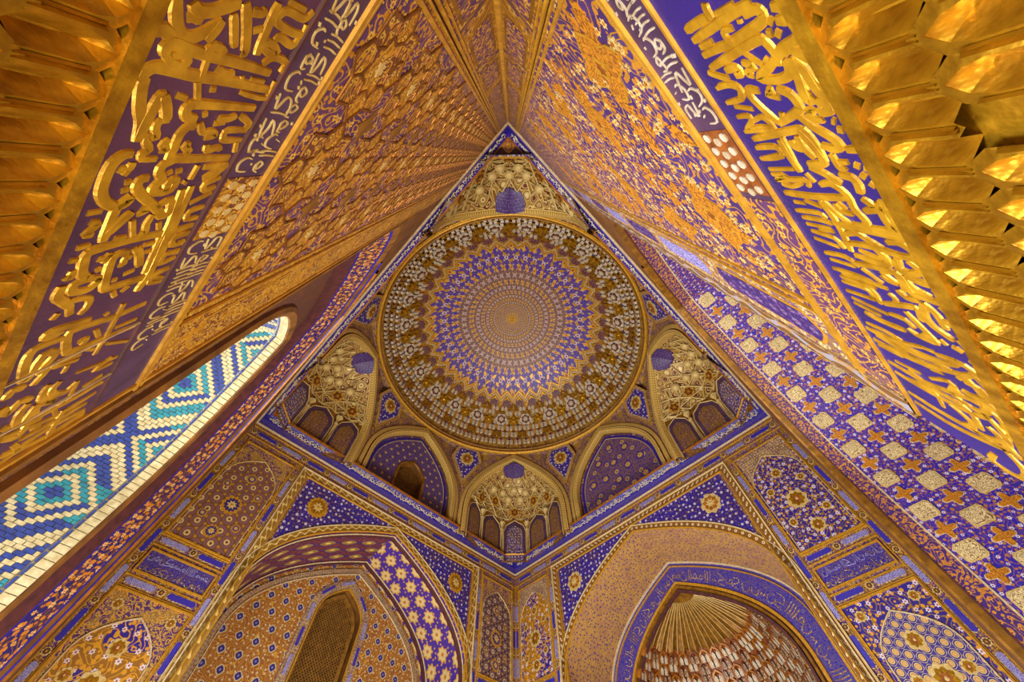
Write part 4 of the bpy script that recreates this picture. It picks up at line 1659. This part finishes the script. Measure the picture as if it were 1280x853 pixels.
lz = ME.setdefault('long_cart2', cart_mesh('long_cartouche', .34, .1, m['gold_scrollwork'], m['gold_line'], .002))
for k in range(8):
    NL.put(lz, 'long_cartouche', t, 1.66, 3.2 + k * .85, -.004, pi / 2)
for u, w, h, mt in ((1.8, .024, .012, 'gold_line'), (1.845, .04, .016, 'gold_dark')):
    fillet(NL, [(u, 2.2), (u, 7.2)], 'edge_moulding', t, m[mt], w, h, 0)

# near right arabesque panel
t = thing('arabesque_panel', 'violet panel of white blossoms and gold leaves above the right inscription', 'panel', NR(.85, 2.72, 0), None)
mb = MB()
slab(mb, NR, rect(.26, 2.72, 1.85, 9.7), -.004, 0)
mb.build('ground', m['arab_right'], t)
mb = MB()
pg = petal_star(4, .1, .17)
slab(mb, FLAT, [(x * 1.0, y * 1.5) for x, y in pg], -.002, .003, 1)
slab(mb, FLAT, [(x * .88, y * 1.36) for x, y in pg], -.0035, 0, 0)
slab(mb, FLAT, [(x * .35, y * .5) for x, y in pg], -.005, 0, 1)
slab(mb, FLAT, petal_star(6, .02, .035), -.0065, 0, 2)
ME['leaf_cart'] = mb.mesh('leaf_cartouche', [m['cross_gold'], m['gold_line'], m['rust']])
mb = MB()
slab(mb, FLAT, petal_star(6, .011, .021), -.003, .002, 0)
slab(mb, FLAT, petal_star(6, .005, .007), -.005, 0, 1)
ME['blossom'] = mb.mesh('blossom', [m['cream'], m['orange']])
mb = MB()
slab(mb, FLAT, [(0, -.06), (.028, -.02), (.02, .03), (0, .07), (-.02, .03), (-.03, -.02)], -.002, .002, 0)
ME['gleaf'] = mb.mesh('gold_leaf', [m['cross_gold']])
rnd = random.Random(11)
for j in range(9):
    for i in range(2):
        NR.put(ME['leaf_cart'], 'leaf_cartouche', t, .48 + i * .62 + (.31 if j % 2 else 0) * (1 - 2 * i) * 0 + (.16 if j % 2 else 0), 3.0 + j * .52, -.006, (pi / 2 if (i + j) % 2 else 0), .78)
for k in range(150):
    NR.put(ME['blossom'], 'blossom', t, rnd.uniform(.3, 1.4), 2.76 + 3.6 * rnd.random() ** 1.4, -.006, rnd.uniform(0, 1), rnd.uniform(.6, 1.15))
for k in range(90):
    NR.put(ME['gleaf'], 'gold_leaf', t, rnd.uniform(.3, 1.4), 2.78 + 3.4 * rnd.random() ** 1.3, -.004, rnd.uniform(0, 6.3), rnd.uniform(.7, 1.2))
for u in (.28, 1.43, 1.48):
    fillet(NR, [(u, 2.72), (u, 9.7)], 'gold_line', t, m['gold_line'], .016, .008, -.004)
mb = MB()
slab(mb, NR, rect(1.49, 2.72, 1.78, 9.7), -.006, 0)
mb.build('border_ground', m['border_tan'], t)
lz = ME.setdefault('long_cart3', cart_mesh('long_cartouche', .36, .1, m['cart_white'], m['gold_line'], .002))
lz2 = ME.setdefault('long_cart4', cart_mesh('long_cartouche', .36, .1, m['shell'], m['gold_line'], .002))
for k in range(8):
    NR.put(lz if k % 2 else lz2, 'long_cartouche', t, 1.635, 3.15 + k * .85, -.006, pi / 2)
mb = MB()
sweep(mb, NR, [(1.835, 2.535), (1.835, 8.0)], [(.045, 0), (.03, -.012), (-.03, -.012), (-.045, 0)])
mb.build('edge_moulding', m['chevron'], t)
for u in (1.785, 1.885):
    fillet(NR, [(u, 2.535), (u, 8.0)], 'edge_line', t, m['border_tan'], .012, .014, 0)

# ---------------------------------------------------------------- great inscriptions of the near walls
STROKES = {'left': '22,546,234 564,241 579,250 591,265 587,285 567,306 548,319|17,548,319 565,317 587,308|22,543,258 550,270 545,290 531,311 514,336|17,566,260 561,271 562,285|22,598,222 592,234 597,249|17,532,334 554,350 579,367|22,509,347 539,371 578,395 584,389|22,625,252 616,248 605,256 606,281 607,317 603,387 602,487|17,604,315 589,329 593,354|17,625,252 635,267 635,285 624,293 617,281 624,263|17,614,326 643,331|22,667,233 654,237 646,250 645,281 645,322 639,403 637,511|22,578,426 533,419 483,414|17,516,368 512,387 503,395|17,543,391 533,408|17,462,512 482,498 486,445 504,430 513,445 511,515 488,515|17,471,436 468,487|17,518,512 536,507 532,462 543,452|17,562,431 566,458 558,475 548,447 556,431|17,590,453 571,471 570,515 594,515|17,623,354 628,381 622,396|13,624,443 622,483|13,623,419 643,429|17,662,362 660,373|13,655,435 655,515 614,515|22,664,238 680,238 714,249 741,263 775,269|22,775,269 735,270 693,274 689,280|22,687,279 708,293 730,304|17,730,310 735,293 749,292 765,301 766,286 777,287 791,299 799,289 811,295 811,322|17,654,329 689,348|22,722,363 721,343 708,332 698,337 693,357 682,499|17,684,302 687,323|17,713,374 709,382|22,739,372 739,356 759,346 789,349 811,361 810,508|22,811,368 824,343 843,343 857,355 873,344|17,776,379 782,369 792,384 800,375|17,769,329 781,320 790,333 793,320|17,729,378 749,395 746,415 753,430 762,406|17,716,415 714,441 704,458|17,729,412 723,438|17,777,422 791,430 783,456 790,465|17,737,515 741,458 755,455 765,465 762,515|17,703,470 719,511 734,505|17,767,503 793,514|17,846,362 841,371|17,843,380 839,392|17,828,428 864,426|17,832,446 839,491 864,460|13,828,515 858,494 877,476|22,800,271 802,257 818,245 845,243 879,248 904,266 914,288 897,304 909,303 918,289|22,918,289 950,290 1002,293|22,983,294 957,310 934,325|17,830,260 834,277 818,280|17,845,273 836,277|17,861,282 859,292|17,880,283 877,295|22,854,325 858,309 879,313 908,345 936,380 960,402 950,416 916,403 931,375|17,951,377 975,373 997,379 998,368|17,945,339 936,357 930,341|22,859,362 869,350 883,346 892,364 887,389 864,391 867,376 889,376|17,876,413 868,417|17,828,428 863,428|22,890,420 989,438 1093,439|22,884,443 997,454 1101,463|17,835,446 830,482 831,515 868,463|17,865,515 881,477 901,489 891,515|17,910,515 935,464|17,952,515 961,478 985,482 985,515|17,957,335 1003,354|17,977,404 999,414|17,1000,314 1001,338|17,923,240 922,264|17,945,252 952,267 973,253 977,267|17,1005,248 1003,270|22,1011,515 1017,452 1015,363 1019,300 1020,279 1036,273|17,1041,395 1042,421|17,1032,515 1035,477 1058,476 1068,494 1060,515|17,1042,374 1080,400|17,1092,515 1094,480|22,1020,300 1025,273 1052,274 1083,282 1096,296 1090,299|22,1112,327 1104,298 1109,276 1126,277 1136,291 1137,314 1112,327 1120,319|22,1053,366 1049,342 1063,333 1105,338 1153,349 1159,371 1162,456 1156,515|17,1071,379 1069,364 1086,367 1088,356|17,1051,301 1052,314 1043,324 1066,316|17,1084,307 1080,317|17,1125,382 1120,405|22,1045,380 1069,397 1111,414|17,1041,394 1040,416|17,1067,408 1066,424|22,1024,429 1143,441|22,1020,444 1140,457 1208,447|17,1038,515 1043,473 1060,474 1068,485 1069,515|17,1100,515 1095,476 1125,475 1117,515|17,1191,515 1175,476 1194,477 1203,515|17,1134,359 1134,369|17,1174,376 1197,388|17,1175,414 1190,401|22,1152,281 1206,296|22,1102,253 1130,252 1153,270 1179,289|17,1162,287 1163,304 1174,326 1200,329 1219,319|17,1035,245 1037,259|17,1064,260 1085,262 1077,251|17,1187,270 1202,263|22,1254,353 1249,311 1244,273 1258,266 1261,282 1257,299|22,1282,504 1286,415 1274,339 1284,317 1350,333 1364,353 1368,422 1375,514|22,1290,314 1286,284 1287,254 1321,248 1386,258 1391,269 1323,281 1342,307 1386,288 1396,304 1435,288|17,1242,428 1390,427|17,1361,426 1430,422|17,1333,351 1332,370 1351,365|17,1307,384 1346,403|17,1385,387 1401,409|17,1395,376 1382,325 1397,321 1414,376|17,1421,356 1446,353|17,1342,501 1340,443|17,1442,515 1402,443|17,1254,389 1263,396|22,1427,270 1418,247 1440,239|17,1472,331 1491,324 1529,328|22,1484,358 1507,346 1537,357 1559,391 1532,412|17,1532,412 1620,414|17,1491,488 1519,452 1528,502|17,1574,490 1585,441|17,1506,508 1481,394|17,1627,512 1623,440|22,1475,241 1514,259 1485,275 1502,301|22,1515,299 1545,288 1604,294 1596,310 1543,322|22,1485,326 1523,327 1556,350 1576,370 1558,331 1598,332 1608,352|17,1631,385 1670,399|22,1708,489 1702,373 1695,322|22,1751,499 1736,413 1740,329|22,1664,417 1753,411 1860,413|17,1602,402 1616,387|17,1786,506 1783,426 1767,335 1765,302|17,1828,500 1810,410 1824,331|17,1840,376 1860,392|22,1635,356 1630,321 1671,316 1638,275|17,1664,366 1676,346 1680,364|17,1728,310 1723,293|17,1846,479 1831,389', 'right': '22,533,462 533,421 535,383|22,555,459 553,390 551,329 552,272|22,571,448 573,404|22,587,457 587,406 589,367 586,314 582,274 572,263 562,275 562,300|17,563,313 569,315|17,570,337 566,360 578,364 591,354|22,614,459 609,399 605,353 603,297 612,287 628,282 638,284|22,542,370 526,372 514,367|17,538,357 540,305|17,612,345 642,320|17,632,308 640,303|22,571,243 579,224 591,220 594,232 590,247|22,601,225 614,220 624,231 627,253 630,275|22,600,274 603,265|22,603,259 611,252|22,584,258 591,253|22,638,284 649,312 660,344 672,309 670,279 657,269 646,272|22,651,287 636,279 631,246|22,635,246 651,230 665,215 680,211 686,228|22,644,255 670,260 700,266 715,268|22,644,255 666,244 688,239 716,227|17,619,474 634,447 645,423|22,629,420 629,390 641,382 644,401|17,626,364 631,354 639,341 645,367 655,354|17,655,479 655,437 669,412 688,426|17,683,367 675,391 694,391|22,648,255 677,263 706,271 719,266 713,254|22,648,255 673,244 707,240 720,218|22,706,271 701,257|22,715,230 733,217 761,211 792,210 811,217 814,247|22,725,254 723,240 737,236 742,251 732,258|17,735,285 735,268 743,284 755,269 753,260|22,758,244 761,239|22,775,244 778,234|17,680,340 689,333 691,349 704,324|22,687,318 701,297 724,292 733,301 753,361|22,683,364 676,389 688,396 722,381 753,361|17,730,341 743,347|22,740,306 766,287 786,266 804,255 812,270 803,292|22,783,469 777,418 770,338 772,314 797,306 839,305|17,651,468 657,423 671,410 689,426 690,478|17,702,461 715,411|17,726,474 727,438 739,436 762,474 756,429 759,399 754,384 734,399 740,428|17,762,479 763,383|17,730,384 763,383|22,781,378 841,384|17,803,473 803,414 821,404|17,835,486 824,418|17,789,358 801,356 810,339|22,781,336 807,337 831,324|17,822,287 839,279|22,771,325 799,315 836,308 845,322 846,351|17,786,342 807,333 831,322|17,791,362 806,359 813,343|22,852,352 864,327 878,311 889,297|22,897,353 891,325 914,302 949,303 979,292 994,305 992,327|17,822,282 839,283 853,280 850,268|17,839,275 839,257|22,844,249 849,240|22,849,232 854,221|22,863,246 870,238|22,881,238 889,230|22,868,291 872,269 886,263 907,268|22,919,272 930,261 941,256 952,282|17,806,478 805,413 828,414 835,479|22,787,388 824,389 866,385|17,864,480 860,399|17,878,482 879,436 893,480 887,388 904,388|17,903,466 908,436 894,400|17,869,373 891,363|22,931,478 931,388 923,301|17,957,466 956,433|22,923,243 933,224 957,216 990,221 993,257 1002,381|22,923,243 951,246 975,244 985,237 965,229 943,233 936,244|22,940,381 998,371 1084,380|17,938,370 970,355 994,333|17,946,425 958,385|17,985,480 980,409 993,395|17,1004,471 1001,418 1005,385|17,941,342 960,337 964,312|17,936,333 954,322|22,1005,374 1004,289 1003,239 999,212|17,1025,472 1023,398|17,1047,470 1053,408 1081,395|17,1033,437 1030,395|17,1072,477 1082,410|22,1031,369 1018,334 1028,318 1047,287|22,1025,270 1018,245 1034,225 1051,230 1055,260 1049,305 1058,383|17,1072,354 1077,335 1080,310 1063,295|22,1094,375 1097,339 1094,300 1074,294 1051,311|22,1070,274 1096,276 1103,259 1092,240|22,1065,249 1082,232 1111,222 1120,218 1118,245 1117,274|22,1124,390 1114,323 1114,295 1140,287 1167,294|17,1125,330 1138,316 1151,302|17,1135,375 1171,345|17,1119,472 1111,411 1133,381|17,1140,468 1139,398|17,1176,481 1172,414 1178,370|17,1200,470 1197,413 1196,372|17,1222,478 1218,409 1240,399|22,1064,267 1092,274 1101,254 1090,237|22,1053,236 1076,223 1115,220 1123,244 1116,274|22,1114,278 1145,271 1159,238|22,1123,325 1115,288 1136,282 1166,279 1169,257 1167,221 1149,217 1130,225|17,1138,381 1167,342|17,1138,334 1150,321 1152,301|22,1171,311 1190,298 1184,271|17,1199,344 1212,334 1238,344|22,1251,376 1224,311 1222,288 1260,295|22,1188,266 1232,279 1262,273 1281,250 1285,240|22,1188,266 1215,250 1256,246|22,1180,232 1196,218 1220,210 1232,221 1226,245|22,1248,326 1273,315 1310,297 1331,292 1335,322 1323,347|17,1319,349 1335,327 1304,300|17,1287,379 1285,341 1305,327|17,1186,459 1182,403 1184,338|17,1204,462 1206,392 1258,388|17,1258,483 1250,397|17,1285,482 1295,386|17,1306,485 1316,414|22,1333,466 1341,425 1336,361|17,1391,490 1388,439 1398,392|17,1414,486 1411,410 1382,339|22,1308,277 1321,267|22,1315,254 1320,236|22,1241,224 1249,210 1253,215|22,1279,232 1306,216 1334,218|17,1491,500 1490,429|17,1438,441 1433,370 1428,334|17,1382,339 1379,311|17,1437,482 1445,437 1453,401|22,1479,492 1460,379 1464,325|22,1440,455 1426,337 1436,280|17,1479,428 1469,352|17,1478,355 1469,323|22,1386,309 1376,249 1416,210 1438,210|22,1312,247 1321,236|22,1290,218 1328,210 1350,230|22,1452,285 1406,246 1426,226 1446,212|22,1452,272 1453,242 1484,233 1506,272 1503,294|17,1534,375 1495,318 1530,309 1536,265|22,1511,277 1509,240 1545,223 1586,222 1594,244|17,1630,489 1596,397 1679,393|22,1611,436 1591,356 1604,310 1680,305|17,1631,362 1656,333 1685,327 1727,369|17,1553,270 1550,239 1627,229|22,1636,280 1665,259 1705,247 1726,237|17,1625,243 1631,227|17,1722,309 1729,265|17,1541,471 1536,400|17,1549,438 1572,409'}
for P, sd, gm, lab in ((NL, 'left', 'band_left', 'broad aubergine band of thick gilded relief calligraphy on the left'), (NR, 'right', 'band_right', 'broad ultramarine band of thick gilded relief calligraphy on the right')):
    t = thing('inscription_band', lab, 'inscription', P(.93, 2.2, 0), None)
    mb = MB()
    slab(mb, P, rect(-.03, 2.195, 1.87, 2.535), -.004, .02)
    mb.build('ground', m[gm], t)
    for k, (w, pts) in enumerate(decode(STROKES[sd])):
        mb = MB()
        pen(mb, P, pts, w * (1.08 if sd == 'left' else .9), .0022 + .0014 * ((k * 37) % 101) / 101, -.004, 0, 3, .75)
        mb.build('letter', m['letter'], t)
    rnd = random.Random(8)
    for k in range(9 if sd == 'right' else 5):         # the foreshortened far end of the line
        u = 1.42 + k * .05 if sd == 'right' else 1.62 + k * .05
        if k % 3 == 2:
            q = [(u - .1, 2.27), (u - .03, 2.245), (u + .05, 2.27), (u + .04, 2.33), (u - .02, 2.31)]
        else:
            q = [(u, 2.505), (u + .008, 2.42), (u - .01, 2.3 + .05 * (k % 2)), (u - .05, 2.26)]
        mb = MB()
        pen(mb, P, [(min(x, 1.86), z) for x, z in q], .021, .0026, -.004, 0, 3, .75)
        mb.build('letter', m['letter'], t)
    if sd == 'left':
        for a, b in (((1.38, 2.2), (1.365, 2.52)), ((1.6, 2.2), (1.59, 2.52))):
            mb = MB()
            pen(mb, P, [a, ((a[0] + b[0]) / 2 + .004, (a[1] + b[1]) / 2), b], .005, .005, -.004)
            mb.build('plaster_seam', m['white_line'], t)
    fillet(P, [(0, 2.525), (1.86, 2.525)], 'upper_line', t, m['gold_line'] if sd == 'right' else m['maroon'], .014, .006, -.004)
    # the narrow line of writing above it
    t = thing('narrow_inscription', f'narrow violet band of fine pale writing between gold lines, above the {sd} gilded calligraphy', 'inscription', P(.93, 2.53, 0), None)
    mb = MB()
    slab(mb, P, rect(0, 2.53, 1.86, 2.715), -.005, .02)
    mb.build('ground', m['purple'], t)
    rnd = random.Random(17 if sd == 'left' else 23)
    mt = m['white'] if sd == 'right' else m['cream']
    for x0, x1 in (((.3, .86), (1.08, 1.5)) if sd == 'left' else ((.3, .72),)):
        mb = MB()
        for za, zb in ((2.548, 2.625), (2.6, 2.675)):
            for st in script(rnd, x0, x1, za, zb):
                pen(mb, P, st, .0062, .0025, -.005, 0, 3, .6)
        for k in range(int((x1 - x0) * 26)):
            x, z = rnd.uniform(x0, x1), rnd.choice((2.548, 2.672, rnd.uniform(2.55, 2.67)))
            pen(mb, P, [(x, z), (x + .008, z + .004)], .007, .003, -.005, 0, 1)
        mb.build('lettering', mt, t, 'stuff')
    u0 = .87 if sd == 'left' else .75
    mb = MB()
    slab(mb, P, rect(u0, 2.545, u0 + .2, 2.675), -.0065, 0)
    b_ = mb.build('oval_block', m['gold_scrollwork'] if sd == 'left' else m['rust'], t)
    for i in range(5):
        for j in range(3):
            mb = MB()
            slab(mb, P, [(u0 + .02 + i * .04 + .013 * cos(q * pi / 4) + (.012 if j % 2 else 0), 2.57 + j * .04 + .014 * sin(q * pi / 4)) for q in range(8)], -.0095, -.006)
            mb.build('oval', m['cream'] if sd == 'left' else m['white'], b_)
    if sd == 'right':
        mb = MB()
        slab(mb, P, rect(.97, 2.545, 1.78, 2.675), -.0065, 0)
        mb.build('scroll_block', m['gold_scrollwork' if False else 'violet_scroll'], t)
    for u, w, h in ((2.69, .018, .009), (2.715, .012, .007)):
        fillet(P, [(0, u), (1.86, u)], 'gold_line', t, m['gold_line'], w, h, -.004)
    mb = MB()
    slab(mb, P, rect(0, 2.68, 1.86, 2.73), -.003, .0)
    mb.build('scalloped_edge', m['gold_relief'], t)

    # gilded muqarnas cornice below
    t = thing('stalactite_cornice', f'gilded cornice of pointed stalactite cells below the {sd} calligraphy', 'cornice', P(.93, 1.9, 0), None)
    mb = MB()
    vs = [(2.215, -.012), (2.18, -.014), (2.165, -.006), (2.06, .006), (1.95, .026), (1.8, .06), (1.55, .1), (0, .1)]
    mb.add([P(u, z, d + .014) for z, d in vs for u in (-.1, 1.88)], [(2 * k, 2 * k + 1, 2 * k + 3, 2 * k + 2) for k in range(len(vs) - 1)], [(u, z) for z, d in vs for u in (0, 1.88)])
    mb.build('backing', m['gold_relief'], t)
    mb = MB()
    sweep(mb, P, [(0, 2.2), (1.86, 2.2)], [(-.02, .01), (-.018, -.016), (.006, -.02), (.014, -.004)])
    mb.build('upper_lip', m['gold_relief'], t)
    if 'stal' not in ME:
        q = MB()
        w, h = .03, .105
        left = [(-w * .66, 0), (-w * .68, h * .58), (-w * .5, h * .76), (0, h * .93)]
        right = [(-x, y) for x, y in reversed(left)]
        o = left + right[1:]
        fr = [(-w, -.005), (-w, h * .6), (-w, h * .85), (0, h * 1.12), (w, h * .85), (w, h * .6), (w, -.005)]
        q.add([(x, y, .0) for x, y in fr] + [(x, y, .004) for x, y in o], [(i, i + 1, 8 + i, 7 + i) for i in range(6)], fr + o)
        b0 = [(.003, 0), (.003, h * .35), (.002, h * .66), (0, h * .93)]
        dz = [-.019, -.018, -.014, .003]
        for sd_ in (left, list(reversed(right))):
            q.add([(x, y, .004) for x, y in sd_] + [(x, y, z_) for (x, y), z_ in zip(b0, dz)], [(i, i + 1, 5 + i, 4 + i) for i in range(3)], sd_ + b0)
        for sx in (-1, 1):                              # raised reed between the cells
            q.add([(sx * w * .82, 0, .003), (sx * w * .9, 0, .007), (sx * w, 0, .001), (sx * w * .82, h * .7, .003), (sx * w * .9, h * .72, .007), (sx * w, h * .74, .001)],
                  [(0, 1, 4, 3), (1, 2, 5, 4)])
        ME['stal'] = q.mesh('stalactite_cell', [m['gold_relief']])
    for tier, (z, d, tl) in enumerate(((2.082, .008, .08), (1.978, .022, .16), (1.875, .042, .24))):
        for k in range(33):
            u = -.02 + k * .06 + (.03 if tier % 2 else 0)
            if sd == 'right' and .76 < u < .82 and tier < 2:
                if tier == 0:
                    mb = MB()
                    slab(mb, P, rect(u - .031, 1.9, u + .031, 2.18), -.004, .03)
                    mb.build('plaster_patch', m['gold_relief'], t)
                continue
            X = P.t if P.t.cross(Vector((0, 0, 1))).dot(P.n) > 0 else -P.t
            place(ME['stal'], 'stalactite_cell', t, P(u, z, d - .008), X, Vector((0, 0, cos(tl))) + P.n * sin(tl))
